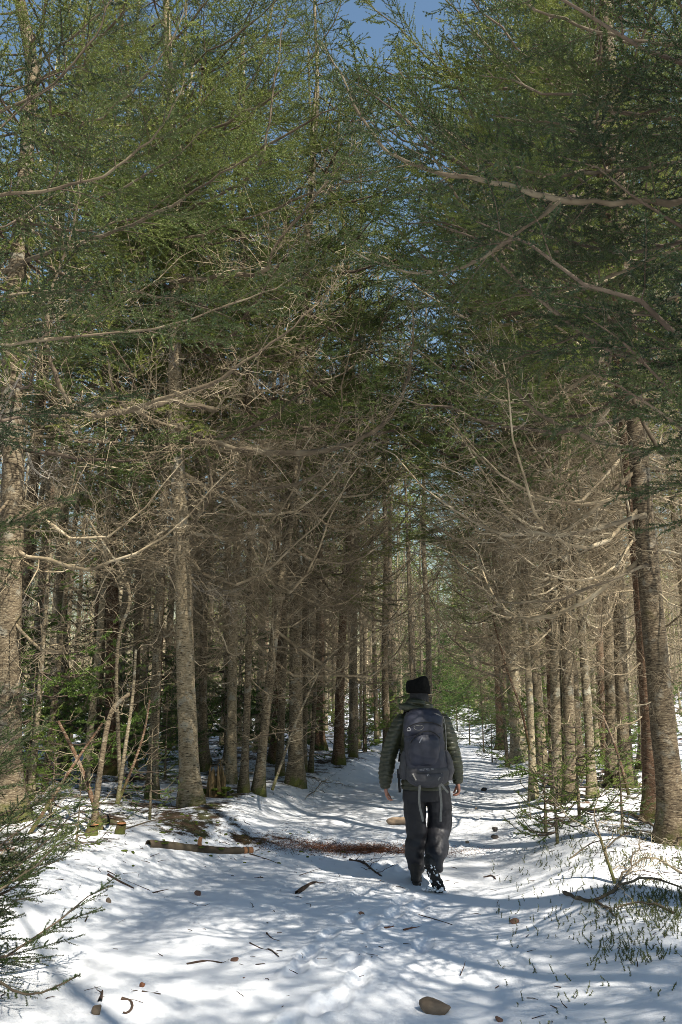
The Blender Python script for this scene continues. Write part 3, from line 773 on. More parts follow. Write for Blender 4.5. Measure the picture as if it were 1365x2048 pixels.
r = np.random.default_rng(404)
for o_ in [o for o in bpy.data.objects if o.get('category') == 'fir tree' and o.get('group') is None]:
    right = o_.location.x > float(left_edge(o_.location.y))+1
    for i in range(4):
        zz = 2.0+r.random()*5.0
        obj('dead_bough', DEAD[int(r.integers(NB))], o_, pline(AXIS[o_.name], zz), (r.uniform(-.6, .6), -r.uniform(-.15, .3), (math.pi if right else 0)+r.uniform(-1.1, 1.1)), r.uniform(1.8, 3.0)/2.2)
for k_, (tr, pts, r0_) in enumerate([
    (t_scar, [(345, 300, 10.2), (440, 250, 9.6), (560, 190, 9.2), (650, 90, 9.0), (690, -30, 9.0)], .024),
    (t_scar, [(345, 380, 10.2), (480, 330, 9.6), (610, 250, 9.2), (700, 190, 9.0), (760, 150, 9.0)], .024),
    (t_scar, [(350, 480, 10.2), (500, 440, 9.6), (640, 380, 9.2), (740, 350, 9.0), (800, 330, 9.0)], .024),
    (t_scar, [(345, 150, 10.2), (460, 80, 9.7), (560, 0, 9.4), (640, -90, 9.2)], .024),
    (t_mott, [(20, 330, 8.7), (130, 280, 8.2), (250, 200, 7.9), (340, 90, 7.8), (380, -20, 7.8)], .024),
    (t_mott, [(20, 150, 8.7), (110, 100, 8.3), (200, 30, 8.0), (260, -50, 8.0)], .02),
    (t_mott, [(20, 430, 8.7), (150, 420, 8.2), (300, 350, 7.8), (420, 250, 7.7)], .024),
    (t_mass, [(1250, 600, 7.7), (1130, 560, 7.6), (990, 480, 7.6), (880, 440, 7.6), (800, 450, 7.6)], .022),
    (t_mass, [(1245, 480, 7.7), (1110, 420, 7.8), (980, 330, 7.9), (860, 240, 8.0), (790, 120, 8.0)], .024),
    (t_mass, [(1245, 330, 7.7), (1120, 240, 7.9), (1000, 120, 8.0), (900, 10, 8.2), (850, -60, 8.2)], .024),
    (t_mass, [(1245, 420, 7.7), (1080, 300, 8.0), (930, 170, 8.3), (800, 60, 8.5), (720, -10, 8.6)], .024),
    (t_mass, [(1245, 520, 7.7), (1060, 400, 8.2), (900, 260, 8.6), (780, 200, 8.8), (720, 170, 8.8)], .022),
    (t_mass, [(1245, 250, 7.7), (1150, 130, 7.8), (1080, 0, 8.0)], .02),
]):
    px_bough(tr, pts, r0_, True, 200+k_, s_in=.2)
hw = {o['label']: o for o in bpy.data.objects if o.get('category') == 'fir tree'}
for k_, (lab, pts) in enumerate([
    ('front trunk of the close pair above the small green saplings', [(1112, 700, 9.5), (1020, 650, 9.6), (920, 560, 9.8), (850, 520, 10)]),
    ('tall sunlit trunk curving slightly left beside the trail edge', [(1035, 760, 12), (960, 720, 12), (880, 660, 12), (820, 640, 12)]),
    ('thickest sunlit trunk at the trail edge right of the hiker', [(1010, 860, 13), (960, 850, 13), (910, 800, 13), (860, 790, 13)]),
    ('dark brown trunk with a mossy foot closest to the hiker on the left side', [(690, 850, 14), (740, 830, 14), (800, 770, 14), (850, 760, 14)]),
    ('brown trunk half way between the leaning stem and the hiker', [(642, 700, 15), (700, 680, 15), (760, 620, 15), (800, 600, 15)]),
    ('thickest sunlit trunk at the trail edge right of the hiker', [(1014, 1010, 13), (960, 1020, 13.5), (900, 1000, 14), (850, 950, 14)]),
    ('slender trunk rising left of the thick sunlit trail edge trunk', [(985, 1080, 15), (930, 1100, 16), (880, 1080, 17), (840, 1040, 17)]),
    ('slender trunk rising left of the thick sunlit trail edge trunk', [(985, 960, 15), (930, 930, 16), (870, 870, 17), (830, 850, 17)]),
    ('brown trunk half way between the leaning stem and the hiker', [(642, 1100, 15), (740, 1110, 16), (820, 1080, 17), (870, 1060, 17)]),
    ('dark brown trunk with a mossy foot closest to the hiker on the left side', [(690, 980, 14), (760, 975, 14), (830, 930, 14), (870, 930, 14)]),
]):
    px_bough(hw[lab], pts, .02, True, 230+k_, s_in=.2)

def near_tree(x, y, label, seed, **kw):
    b = np.array([x, y, gz(x, y)])
    return make_tree('fir_tree', label, 'fir tree', [b, b+[.05, 0, 3], b+[.0, .05, 7]], .17, 15, 5.5, seed, **kw)[0]
t_nr = near_tree(3.35, 4.7, 'fir just outside the right border whose dark boughs hang into the top corner', 61, z0=3.0, zmax=3.1)
t_nl = near_tree(-3.9, 5.3, 'fir just outside the left border whose shaded boughs hang over the snow', 62, z0=3.0, zmax=3.1)
px_bough(t_nr, [(1500, 400, 4.7), (1365, 400, 4.5), (1200, 406, 4.4), (1110, 400, 4.4), (1000, 365, 4.4), (890, 348, 4.4), (800, 325, 4.4), (740, 270, 4.4), (690, 160, 4.4), (640, 80, 4.4)], .027, True, 20, s_in=.25, tw=.8)
px_bough(t_nr, [(1125, 400, 4.4), (1060, 450, 4.3), (980, 510, 4.3), (900, 545, 4.3), (800, 545, 4.3), (700, 500, 4.3)], .015, True, 21, s_in=.2)
px_bough(t_nr, [(1500, 320, 4.7), (1365, 325, 4.6), (1250, 335, 4.6), (1150, 352, 4.6), (1050, 345, 4.6), (950, 318, 4.6), (860, 250, 4.6)], .018, True, 22, s_in=.2)
px_bough(t_nr, [(1500, 110, 4.7), (1365, 92, 4.6), (1290, 85, 4.6), (1180, 62, 4.6), (1050, 10, 4.6), (960, -70, 4.6)], .018, True, 23, s_in=.15)
px_bough(t_nr, [(1500, 560, 4.8), (1365, 590, 4.8), (1230, 640, 4.9), (1110, 690, 5.0), (1020, 720, 5.1)], .016, True, 24)
px_bough(t_nr, [(1500, 480, 4.8), (1340, 500, 5.0), (1200, 560, 5.2), (1080, 590, 5.4), (960, 610, 5.6)], .016, True, 25)
px_bough(t_nr, [(1500, 220, 4.7), (1360, 215, 4.9), (1220, 240, 5.1), (1100, 250, 5.3), (980, 230, 5.4)], .016, True, 26)
px_bough(t_nl, [(-140, 420, 5.3), (0, 390, 5.2), (130, 380, 5.1), (250, 330, 5.0), (330, 250, 5.0), (380, 150, 5.0)], .016, True, 27)
px_bough(t_nl, [(-140, 700, 5.3), (0, 690, 5.3), (160, 670, 5.4), (330, 660, 5.5), (480, 600, 5.6), (590, 560, 5.7)], .016, True, 28)
px_bough(t_nl, [(-140, 260, 5.3), (0, 230, 5.2), (120, 160, 5.1), (200, 60, 5.0), (240, -40, 5.0)], .016, True, 29)
px_bough(t_nl, [(-140, 610, 5.3), (20, 590, 5.4), (180, 575, 5.6), (330, 590, 5.8), (470, 640, 5.9)], .014, True, 30)

r = np.random.default_rng(71)
for tr, azc, nn in ((t_nr, math.pi, 13), (t_nl, 0.0, 7)):
    for i in range(nn):
        zz = 2.7+2.9*(i+r.random())/nn
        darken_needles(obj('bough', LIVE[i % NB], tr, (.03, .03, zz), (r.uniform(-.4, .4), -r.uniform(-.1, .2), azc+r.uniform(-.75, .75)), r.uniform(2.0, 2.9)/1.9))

# young fir whose boughs reach into the lower left corner
def corner_fir():
    x, y = -2.62, 5.0
    b = np.array([x, y, gz(x, y)])
    t = thing('young_fir', 'dark young fir spreading its flat boughs in from the lower left border', 'young fir', tuple(b))
    obj('trunk', trunk_mesh([(0, 0, 0), (.03, 0, .8), (.0, .02, 1.7)], .025, .005, 8, 5, M_bark, step=.1)[0], t)
    r = np.random.default_rng(5)
    for i in range(20):
        z = .10+i*.055; az = r.uniform(-.9, .6); L = 1.25-.3*(i/15)+r.uniform(-.12, .12)
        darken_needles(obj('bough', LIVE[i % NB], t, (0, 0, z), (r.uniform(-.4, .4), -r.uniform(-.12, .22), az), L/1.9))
    for i in range(7):
        obj('dead_bough', DEAD[i % NB], t, (0, 0, .1+i*.1), (r.uniform(-.4, .4), -r.uniform(-.1, .2), r.uniform(-.8, .4)), .4)
    px_bough(t, [(-80, 1890, 4.5), (0, 1965, 4.45), (40, 1990, 4.4), (90, 1985, 4.4), (130, 1965, 4.4), (160, 1950, 4.4)], .006, True, 33, s_in=.5, tw=.25)
corner_fir()

# ------------------------------------------------------------------ person
M_skin = simple('skin', (.42, .20, .14), .55, .4, 30, .15)
M_jacket = simple('olive_quilted_nylon', (.034, .037, .019), .42, .5, 9, .3)
M_trouser = simple('charcoal_trousers', (.014, .014, .018), .55, .4, 12, .3, .004)
M_hat = simple('black_pile_hat', (.006, .006, .006), .95, .1, 60, .5, .006)
M_gaiter = simple('dark_grey_neck_warmer', (.028, .029, .032), .9, .2, 60, .3)
M_boot = simple('dark_boot_rubber', (.018, .017, .016), .7, .4, 40, .4, .003)
M_snowbit = simple('packed_snow', (.85, .86, .88), .6, .3, 30, .05)
M_packn = simple('navy_pack_fabric', (.027, .029, .045), .5, .45, 14, .25, .003)
M_packg = simple('grey_pack_fabric', (.050, .049, .055), .6, .4, 20, .25, .003)
M_strap = simple('light_grey_webbing', (.21, .205, .19), .7, .3, 60, .2)
M_black = simple('black_webbing', (.012, .012, .013), .6, .3, 50, .3)
M_light = simple('pale_print', (.30, .30, .32), .5, .4, 50, .1)

def ellip(mb, c, rx, ry, rz, nu=20, nv=12, Rm=None):
    u = np.linspace(0, 2*math.pi, nu, endpoint=False); v = np.linspace(.02, math.pi-.02, nv)
    V = np.stack([np.cos(u)[None]*np.sin(v)[:, None]*rx, np.sin(u)[None]*np.sin(v)[:, None]*ry, np.cos(v)[:, None]*np.ones(nu)[None]*rz], -1).reshape(-1, 3)
    if Rm is not None: V = V @ np.array(Rm).T
    idx = np.arange(nu*nv).reshape(nv, nu)
    F = np.stack([idx[:-1], idx[1:], np.roll(idx[1:], -1, 1), np.roll(idx[:-1], -1, 1)], -1).reshape(-1, 4)
    n0 = mb.n
    mb.add(V+np.asarray(c), F)
    for row, k in ((idx[0], 0), (idx[-1], 1)):
        cc = mb.n; mb.add((V[row].mean(0)+np.asarray(c))[None])
        ring = row+n0; f = np.stack([ring, np.roll(ring, -1), np.full(nu, cc)], 1)
        mb.f3.append(f if k == 0 else f[:, ::-1]); mb.m3.append(np.zeros(nu))
def limb(mb, P, Rr, sides=16):
    P = np.asarray(P, float); Rr = np.asarray(Rr, float)
    for i in range(len(P)): ellip(mb, P[i], Rr[i], Rr[i], Rr[i], 14, 9)
    for i in range(len(P)-1):
        t = np.linspace(0, 1, 5)[:, None]
        Q = P[i]*(1-t)+P[i+1]*t; rr = Rr[i]*(1-t[:, 0])+Rr[i+1]*t[:, 0]
        for q, q_r in zip(Q[1:-1], rr[1:-1]): ellip(mb, q, q_r, q_r, q_r, 14, 9)
        tubes(mb, Q[None], rr[None], sides)
def loft(mb, rings, sides=28, pw=2.0):
    """rings: (cx, cy, z, rx, ry); closed at both ends; pw > 2 squares the section"""
    an = np.arange(sides)*2*math.pi/sides
    c_, s_ = np.cos(an), np.sin(an)
    if pw != 2.0: c_, s_ = np.sign(c_)*np.abs(c_)**(2/pw), np.sign(s_)*np.abs(s_)**(2/pw)
    rg = np.asarray(rings, float)
    # refine
    k = np.linspace(0, len(rg)-1, (len(rg)-1)*6+1); rf = np.stack([np.interp(k, np.arange(len(rg)), rg[:, j]) for j in range(5)], 1)
    for _ in range(2): rf[1:-1] = (rf[:-2]+2*rf[1:-1]+rf[2:])/4
    V = np.stack([rf[:, None, 0]+rf[:, None, 3]*c_, rf[:, None, 1]+rf[:, None, 4]*s_, rf[:, None, 2]+0*c_[None]], -1)
    n = len(rf); idx = np.arange(n*sides).reshape(n, sides); n0 = mb.n
    a, b = idx[:-1], idx[1:]
    mb.add(V, np.stack([a, np.roll(a, -1, 1), np.roll(b, -1, 1), b], -1).reshape(-1, 4))
    for row, q, fl in ((idx[0], rf[0], True), (idx[-1], rf[-1], False)):
        cc = mb.n; mb.add(np.array([[q[0], q[1], q[2]]]))
        ring = row+n0; f = np.stack([ring, np.roll(ring, -1), np.full(sides, cc)], 1)
        mb.f3.append(f[:, ::-1] if fl else f); mb.m3.append(np.zeros(sides))
def remesh(mb, name, m, voxel=.007, smooth=3, fn=None):
    o = bpy.data.objects.new('tmp', mb.mesh('tmp', [m])); COL.objects.link(o)
    md = o.modifiers.new('r', 'REMESH'); md.mode = 'VOXEL'; md.voxel_size = voxel; md.use_smooth_shade = True
    if smooth:
        sm = o.modifiers.new('s', 'SMOOTH'); sm.factor = .5; sm.iterations = smooth
    dg = bpy.context.evaluated_depsgraph_get()
    me = bpy.data.meshes.new_from_object(o.evaluated_get(dg)); me.name = name
    tmp = o.data; bpy.data.objects.remove(o); bpy.data.meshes.remove(tmp)
    if fn is not None:
        n = len(me.vertices); co = np.zeros(n*3, np.float32); no = np.zeros(n*3, np.float32)
        me.vertices.foreach_get('co', co); me.vertices.foreach_get('normal', no)
        co = co.reshape(-1, 3); no = no.reshape(-1, 3)
        co = fn(co.copy(), no); me.vertices.foreach_set('co', co.astype(np.float32).ravel())
    me.polygons.foreach_set('use_smooth', np.ones(len(me.polygons), bool))
    me.materials.clear(); me.materials.append(m); me.update(); return me
def boxm(mb, c, s, Rm=None, mi=0):
    q = np.array([[x, y, z] for x in (-.5, .5) for y in (-.5, .5) for z in (-.5, .5)])*np.array(s)
    if Rm is not None: q = q @ np.array(Rm).T
    mb.add(q+np.asarray(c), [[0, 1, 3, 2], [4, 6, 7, 5], [0, 4, 5, 1], [2, 3, 7, 6], [0, 2, 6, 4], [1, 5, 7, 3]], mi=mi)

pp = at(850, 1700, 8.1); PX = float(pp[0]); PY = 8.1; PZ = gz(PX, PY)
person = thing('person', 'hiker seen from behind in olive quilted jacket, black hat and dark trousers walking up trail', 'person', (PX, PY, PZ), .03)
def hand(mb, w, d, side, curl=1.0):
    """w wrist point, d direction; side +1 thumb towards +X"""
    w = np.array(w); d = np.array(d)/np.linalg.norm(d)
    fwd = np.array([0, 1.0, 0]); out = np.cross(d, fwd)
    pc = w+d*.045
    for k in np.linspace(-1, 1, 4):
        limb(mb, [w+fwd*k*.012, w+d*.04+fwd*k*.026, w+d*.082+fwd*k*.028], [.018, .015, .0125], 10)
    for i, (off, ln) in enumerate(((.031, .066), (.011, .074), (-.010, .069), (-.030, .055))):
        p0 = w+d*.085+fwd*off
        bend = np.array([side, 0, 0])*1.0
        p1 = p0+(d*.9+bend*.35*curl)*ln*.45; p2 = p1+(d*.45+bend*.8*curl)*ln*.33; p3 = p2+(d*.0+bend*.9*curl+fwd*0)*ln*.26
        limb(mb, [p0, p1, p2, p3], [.0105, .0098, .009, .0078], 8)
    q0 = w+d*.03+fwd*.03; q1 = q0+d*.028+fwd*.026+np.array([side*.008, 0, 0]); q2 = q1+d*.03+fwd*.006+np.array([side*.016, 0, 0]); q3 = q2+d*.02+np.array([side*.014, 0, 0])
    limb(mb, [q0, q1, q2, q3], [.0145, .0125, .0105, .009], 8)
def body():
    mb = MB()
    hc = np.array([-.02, .02, 1.665])
    rz = Euler((0, 0, -.5)).to_matrix()
    ellip(mb, hc, .074, .095, .115, 24, 16, rz); ellip(mb, hc+np.array(rz @ Vector((0, .035, -.05))), .056, .062, .07, 20, 12, rz)
    f = lambda x, y, z: hc+np.array(rz @ Vector((x, y, z)))
    limb(mb, [f(0, .093, .01), f(0, .112, -.022)], [.010, .014], 10)                # nose
    for sx in (-1, 1):
        ellip(mb, f(sx*.076, .0, -.01), .010, .020, .030, 10, 8, rz)               # ears
        ellip(mb, f(sx*.030, .090, .018), .013, .008, .008, 10, 8, rz)             # lids
    ellip(mb, f(0, .096, -.050), .024, .008, .007, 10, 8, rz)                       # lips
    limb(mb, [(-.02, 0, 1.60), (-.01, -.01, 1.48)], [.052, .06])
    loft(mb, [(0, 0, .80, .15, .10), (0, 0, .95, .14, .095), (0, 0, 1.2, .15, .10), (0, 0, 1.38, .16, .10), (0, 0, 1.47, .11, .08)])
    limb(mb, [(-.15, 0, 1.41), (-.30, 0, 1.12), (-.345, .03, .85)], [.05, .04, .028])
    limb(mb, [(.15, 0, 1.41), (.26, 0, 1.14), (.315, .03, .90)], [.05, .04, .028])
    hand(mb, (-.345, .03, .845), (.12, .02, -1), 1, 1.0); hand(mb, (.318, .03, .885), (.10, .02, -1), -1, 1.1)
    limb(mb, [(-.09, 0, .82), (-.07, .03, .45), (-.075, .05, .10)], [.085, .055, .038])
    limb(mb, [(.11, 0, .82), (.13, .09, .46), (.06, -.16, .22)], [.085, .055, .038])
    return remesh(mb, 'body', M_skin, .005, 2)
obj('body', body(), person)

def quilt(co, no):
    x, y, z = co[:, 0], co[:, 1], co[:, 2]
    ph = z/.043+.25*noise2(x*9, z*6, 3)+.12*np.sin(x*9)
    q = np.abs(np.sin(math.pi*ph))**.55
    wr = (fbm(x*9+3, z*14+y*8, 3, 8)-.45)*.016
    side = sstep(.70, .86, z)
    return co+no*((q*.009-.005)*side+wr)[:, None]
def jacket():
    mb = MB()
    loft(mb, [(.012, 0, .815, .212, .15), (.012, 0, .95, .214, .16), (.0, 0, 1.1, .205, .155), (0, 0, 1.25, .205, .15), (-.003, 0, 1.38, .215, .135), (-.008, 0, 1.455, .18, .115), (-.02, 0, 1.51, .11, .09), (-.02, 0, 1.57, .09, .085)])
    limb(mb, [(-.19, 0, 1.405), (-.262, 0, 1.27), (-.312, 0, 1.12), (-.338, .02, .97), (-.345, .03, .86)], [.080, .076, .073, .066, .053])
    limb(mb, [(.185, 0, 1.405), (.235, 0, 1.28), (.275, 0, 1.14), (.305, .02, 1.0), (.318, .03, .90)], [.080, .075, .069, .062, .050])
    return remesh(mb, 'jacket', M_jacket, .0065, 3, quilt)
obj('jacket', jacket(), person)
def hood():
    mb = MB()
    ellip(mb, (-.105, -.075, 1.535), .125, .085, .042, 24, 14, Euler((0, .18, 0)).to_matrix())
    ellip(mb, (-.06, -.06, 1.585), .095, .075, .035, 24, 14, Euler((0, .12, 0)).to_matrix())
    ellip(mb, (.03, -.05, 1.545), .07, .07, .05, 20, 12)
    ellip(mb, (-.02, .02, 1.53), .13, .12, .045, 24, 12)
    return remesh(mb, 'hood', M_jacket, .006, 2, lambda co, no: co+no*(np.abs(np.sin(co[:, 2]*95+co[:, 0]*12))**.6*.007-.003+(fbm(co[:, 0]*20, co[:, 2]*20, 2, 4)-.4)*.008)[:, None])
obj('hood', hood(), person)
mb = MB(); loft(mb, [(-.02, .01, 1.52, .098, .095), (-.022, .01, 1.58, .092, .095), (-.022, .015, 1.64, .086, .10), (-.025, .015, 1.685, .085, .10)])
obj('neck_warmer', remesh(mb, 'neck_warmer', M_gaiter, .007, 2, lambda co, no: co+no*((fbm(co[:, 0]*14, co[:, 2]*30, 3, 2)-.45)*.012)[:, None]), person)
mb = MB(); loft(mb, [(-.028, .02, 1.672, .110, .122), (-.030, .02, 1.70, .113, .125), (-.032, .02, 1.75, .108, .12), (-.034, .02, 1.79, .103, .115), (-.034, .02, 1.808, .09, .10)], 28, 2.5)
def hatf(co, no):
    x, z = co[:, 0], co[:, 2]
    k = sstep(1.70, 1.80, z)
    co[:, 2] += k*(-.022*sstep(0, -.12, x)+.016*np.exp(-((x-.02)/.04)**2)-.028*sstep(.04, .09, x))
    co[:, 2] -= (1-k)*.012*sstep(.0, .1, x)
    return co+no*((fbm(x*30, z*30+co[:, 1]*30, 3, 7)-.45)*.010)[:, None]
obj('hat', remesh(mb, 'hat', M_hat, .006, 2, hatf), person)
def trousers():
    mb = MB()
    loft(mb, [(.015, 0, .72, .19, .12), (.017, 0, .80, .20, .135), (.015, 0, .90, .19, .13), (.012, 0, 1.0, .18, .12)])
    limb(mb, [(-.085, 0, .80), (-.085, .01, .66), (-.070, .03, .52), (-.065, .04, .42), (-.082, .035, .31), (-.078, .045, .22), (-.072, .05, .15)], [.110, .103, .096, .090, .092, .080, .068])
    limb(mb, [(.125, 0, .80), (.148, .03, .66), (.148, .07, .54), (.140, .085, .46), (.118, .01, .38), (.088, -.08, .30), (.070, -.15, .235), (.066, -.175, .21)], [.114, .116, .110, .105, .100, .094, .084, .072])
    def f(co, no):
        x, y, z = co.T
        w = np.abs(np.sin((z*26+3*noise2(x*7, z*5, 5)+x*6)))**2*.011*sstep(.62, .35, z)+(fbm(x*10+y*5, z*13, 3, 6)-.45)*.03
        return co+no*w[:, None]
    return remesh(mb, 'trousers', M_trouser, .007, 3, f)
obj('trousers', trousers(), person)
def boot_mesh():
    mb = MB()   # toe along +X, sole at z=0, heel at x=0
    for x, w, h in ((.035, .036, .10), (.07, .040, .12), (.11, .042, .10), (.16, .046, .07), (.21, .050, .055), (.26, .046, .045), (.29, .036, .036)):
        ellip(mb, (x, 0, h*.5+.008), .05, w, h*.55, 16, 10)
    limb(mb, [(.06, 0, .08), (.055, 0, .16)], [.052, .058])
    return remesh(mb, 'boot', M_boot, .005, 2)
def sole_mesh():
    mb = MB(); n = 24; t = np.linspace(0, 2*math.pi, n, endpoint=False)
    x = .157+.165*np.cos(t); w = np.where(x > .16, .052, .042+.004*np.cos(t*2)); y = np.sign(np.sin(t))*np.abs(np.sin(t))**.75*w
    top = np.stack([x, y, 0*x+.018], 1); bot = np.stack([x, y, 0*x-.004], 1)
    mb.add(np.r_[top, bot], [[i, (i+1) % n, n+(i+1) % n, n+i] for i in range(n)])
    c = mb.n; mb.add([[.157, 0, .018], [.157, 0, -.004]])
    mb.f3.append(np.array([[n+(i+1) % n, n+i, c+1] for i in range(n)]+[[i, (i+1) % n, c] for i in range(n)])); mb.m3.append(np.zeros(2*n))
    r = np.random.default_rng(3)
    for gx in np.arange(.02, .31, .026):
        for gy in (-.034, -.012, .012, .034):
            if abs(gx-.135) < .02: continue
            boxm(mb, (gx, gy*(1.15 if gx > .15 else .95), -.008), (.016, .015, .012), Euler((0, 0, r.uniform(-.5, .5))).to_matrix())
    return mb.mesh('sole', [M_boot], False)
def snowbits(k, seed):
    mb = MB(); r = np.random.default_rng(seed)
    for i in range(k):
        x = r.uniform(.01, .31); e = abs(r.normal(0, 1)); y = np.sign(r.normal())*min(.048, .02+.02*e)*r.uniform(.6, 1)
        s_ = r.uniform(.0035, .009)*(1.8 if r.random() < .12 else 1)
        ellip(mb, (x, y, -.008-r.uniform(0, .006)), s_*r.uniform(.8, 1.8), s_, s_*.7, 6, 5)
    return mb.mesh('snow_clump', [M_snowbit])
BM, SM_ = boot_mesh(), sole_mesh()
def boot(mw, seed):
    b = obj('boot', BM, person); b.matrix_local = mw
    obj('sole', SM_, b); tag(obj('packed_snow', snowbits(46, seed), b), kind='stuff')
def frame(orig, xa, za):
    x = Vector(xa).normalized(); z = Vector(za); z = (z-x*z.dot(x)).normalized(); y = z.cross(x)
    m = Matrix((x, y, z)).transposed().to_4x4(); m.translation = Vector(orig); return m
boot(frame((-.085, -.03, .012), (.12, 1, .02), (0, 0, 1)), 1)
boot(frame((-.015, -.315, .235), (.42, .28, -.86), (.15, .90, .34)), 2)
mb = MB(); r_ = np.random.default_rng(9)
for i in range(40): ellip(mb, (.05+r_.normal(0, .055), -.26+r_.normal(0, .03), .012+abs(r_.normal(0, .012))), *(r_.uniform(.006, .016)*np.array([1.3, 1, .6])), 6, 5)
sk = obj('kicked_up_snow', mb.mesh('kicked_up_snow', [M_snowbit]), None, (PX, PY, PZ)); tag(sk, 'loose crumbs of snow kicked up under the raised boot', 'snow', None, 'stuff')

# ------------------------------------------------------------------ backpack
pack = thing('backpack', 'navy and grey hiking backpack on the hiker\'s back with two pale straps dangling', 'backpack', (PX, PY, PZ), .03)
def wrinkle(a, f=9, seed=1):
    return lambda co, no: co+no*((fbm(co[:, 0]*f, co[:, 2]*f*1.1+co[:, 1]*5, 4, seed)-.47)*a+np.abs(np.sin(co[:, 2]*30+co[:, 0]*8+4*noise2(co[:, 0]*6, co[:, 2]*6, seed)))**3*a*.2)[:, None]
def pm(rings, name, m, pw=2.6, vox=.007, a=.022, seed=1):
    mb = MB(); loft(mb, rings, 30, pw); return obj(name, remesh(mb, name, m, vox, 3, wrinkle(a, 9, seed)), pack)
pm([(0, -.25, .93, .15, .09), (.005, -.26, .98, .190, .115), (-.01, -.265, 1.08, .190, .125), (-.02, -.265, 1.2, .178, .125), (-.022, -.26, 1.32, .175, .12), (-.022, -.25, 1.45, .172, .10), (-.02, -.24, 1.50, .15, .08)], 'main_bag', M_packn)
pm([(-.035, -.30, 1.295, .150, .075), (-.035, -.305, 1.33, .168, .10), (-.03, -.30, 1.40, .172, .11), (-.018, -.27, 1.47, .165, .11), (-.01, -.24, 1.515, .135, .09), (.0, -.22, 1.53, .10, .06)], 'lid', M_packn, 2.4, .007, .024, 5)
pm([(-.03, -.34, 1.03, .085, .03), (-.035, -.355, 1.08, .125, .06), (-.035, -.365, 1.18, .142, .068), (-.03, -.362, 1.26, .135, .062), (-.025, -.35, 1.315, .10, .045), (-.02, -.34, 1.34, .05, .025)], 'front_pocket', M_packn, 2.2, .006, .022, 8)
pm([(.01, -.25, .865, .105, .06), (.005, -.26, .90, .165, .10), (.0, -.265, .95, .195, .118), (.0, -.265, 1.0, .195, .12), (-.01, -.26, 1.05, .185, .11)], 'bottom_compartment', M_packg, 2.6, .007, .022, 11)
pm([(-.19, -.24, .93, .04, .06), (-.20, -.24, 1.0, .045, .08), (-.195, -.24, 1.1, .035, .075), (-.185, -.24, 1.17, .02, .05)], 'side_pocket', M_packg, 2.2, .007, .02, 12)
pm([(.18, -.24, .92, .045, .07), (.195, -.24, 1.0, .05, .09), (.185, -.24, 1.1, .04, .085), (.165, -.24, 1.17, .025, .05)], 'side_pocket', M_packg, 2.2, .007, .02, 13)
pm([(.0, -.345, .885, .09, .03), (-.01, -.365, .915, .135, .035), (-.01, -.375, .96, .145, .03), (-.01, -.372, .985, .14, .02)], 'storage_flap', M_packg, 3, .006, .012, 14)
def ribbon(name, pts, w, m, th=.003, nrm=(0, -1, 0), par=None):
    q = np.asarray(pts, float)
    for _ in range(2): q = np.concatenate([q[:1], np.stack([.75*q[:-1]+.25*q[1:], .25*q[:-1]+.75*q[1:]], 1).reshape(-1, 3), q[-1:]])
    T_ = np.gradient(q, axis=0); N_ = np.array(nrm, float); S_ = np.cross(T_, N_); S_ /= np.linalg.norm(S_, axis=1, keepdims=True)+1e-9
    N_ = np.cross(S_, T_); N_ /= np.linalg.norm(N_, axis=1, keepdims=True)+1e-9
    V = np.stack([q-S_*w/2-N_*th/2, q+S_*w/2-N_*th/2, q+S_*w/2+N_*th/2, q-S_*w/2+N_*th/2], 1)
    n = len(q); idx = np.arange(n*4).reshape(n, 4); a, b = idx[:-1], idx[1:]
    mb = MB(); mb.add(V, np.stack([a, np.roll(a, -1, 1), np.roll(b, -1, 1), b], -1).reshape(-1, 4)); mb.add(V[[0, -1]].reshape(-1, 3), [[0, 1, 2, 3], [7, 6, 5, 4]])
    return obj(name, mb.mesh(name, [m], False), par or pack)
ribbon('dangling_strap', [(-.075, -.36, .885), (-.078, -.33, .83), (-.078, -.30, .76), (-.068, -.28, .68), (-.05, -.27, .62), (-.043, -.27, .575)], .020, M_strap)
ribbon('dangling_strap', [(.095, -.36, .90), (.105, -.33, .83), (.115, -.30, .76), (.118, -.29, .70), (.112, -.28, .63), (.110, -.28, .575)], .020, M_strap)
ribbon('dangling_strap', [(.105, -.37, .90), (.14, -.36, .86), (.172, -.34, .82)], .018, M_strap)
ribbon('compression_strap', [(-.14, -.40, .985), (-.125, -.402, .955), (-.11, -.40, .93)], .012, M_strap)
ribbon('compression_strap', [(.115, -.385, .985), (.095, -.40, .955), (.08, -.402, .93)], .012, M_strap)
ribbon('shoulder_strap', [(-.12, -.20, 1.47), (-.13, -.08, 1.515), (-.14, .04, 1.50), (-.14, .14, 1.40), (-.15, .17, 1.22), (-.19, .10, 1.05)], .06, M_black, .014, (0, -.3, 1))
ribbon('shoulder_strap', [(.10, -.20, 1.49), (.115, -.08, 1.525), (.13, .04, 1.50), (.13, .14, 1.40), (.14, .17, 1.22), (.19, .10, 1.05)], .06, M_black, .014, (0, -.3, 1))
ribbon('hip_belt', [(-.18, -.18, .95), (-.238, -.05, .955), (-.22, .10, .95), (-.10, .18, .94), (.05, .185, .94), (.20, .12, .95), (.25, -.03, .955), (.19, -.18, .95)], .075, M_packg, .016, (-1, 0, 0))
ribbon('hip_belt_end', [(-.228, -.10, .96), (-.232, -.11, .88), (-.225, -.10, .80)], .022, M_black)
ribbon('side_strap', [(.168, -.20, 1.46), (.178, -.25, 1.38), (.172, -.30, 1.28), (.168, -.32, 1.18)], .014, M_strap, .003, (1, -.6, 0))
ribbon('zip', [(-.185, -.385, 1.365), (-.12, -.413, 1.405), (-.03, -.423, 1.42), (.06, -.415, 1.412), (.12, -.39, 1.38)], .009, M_black, .003)
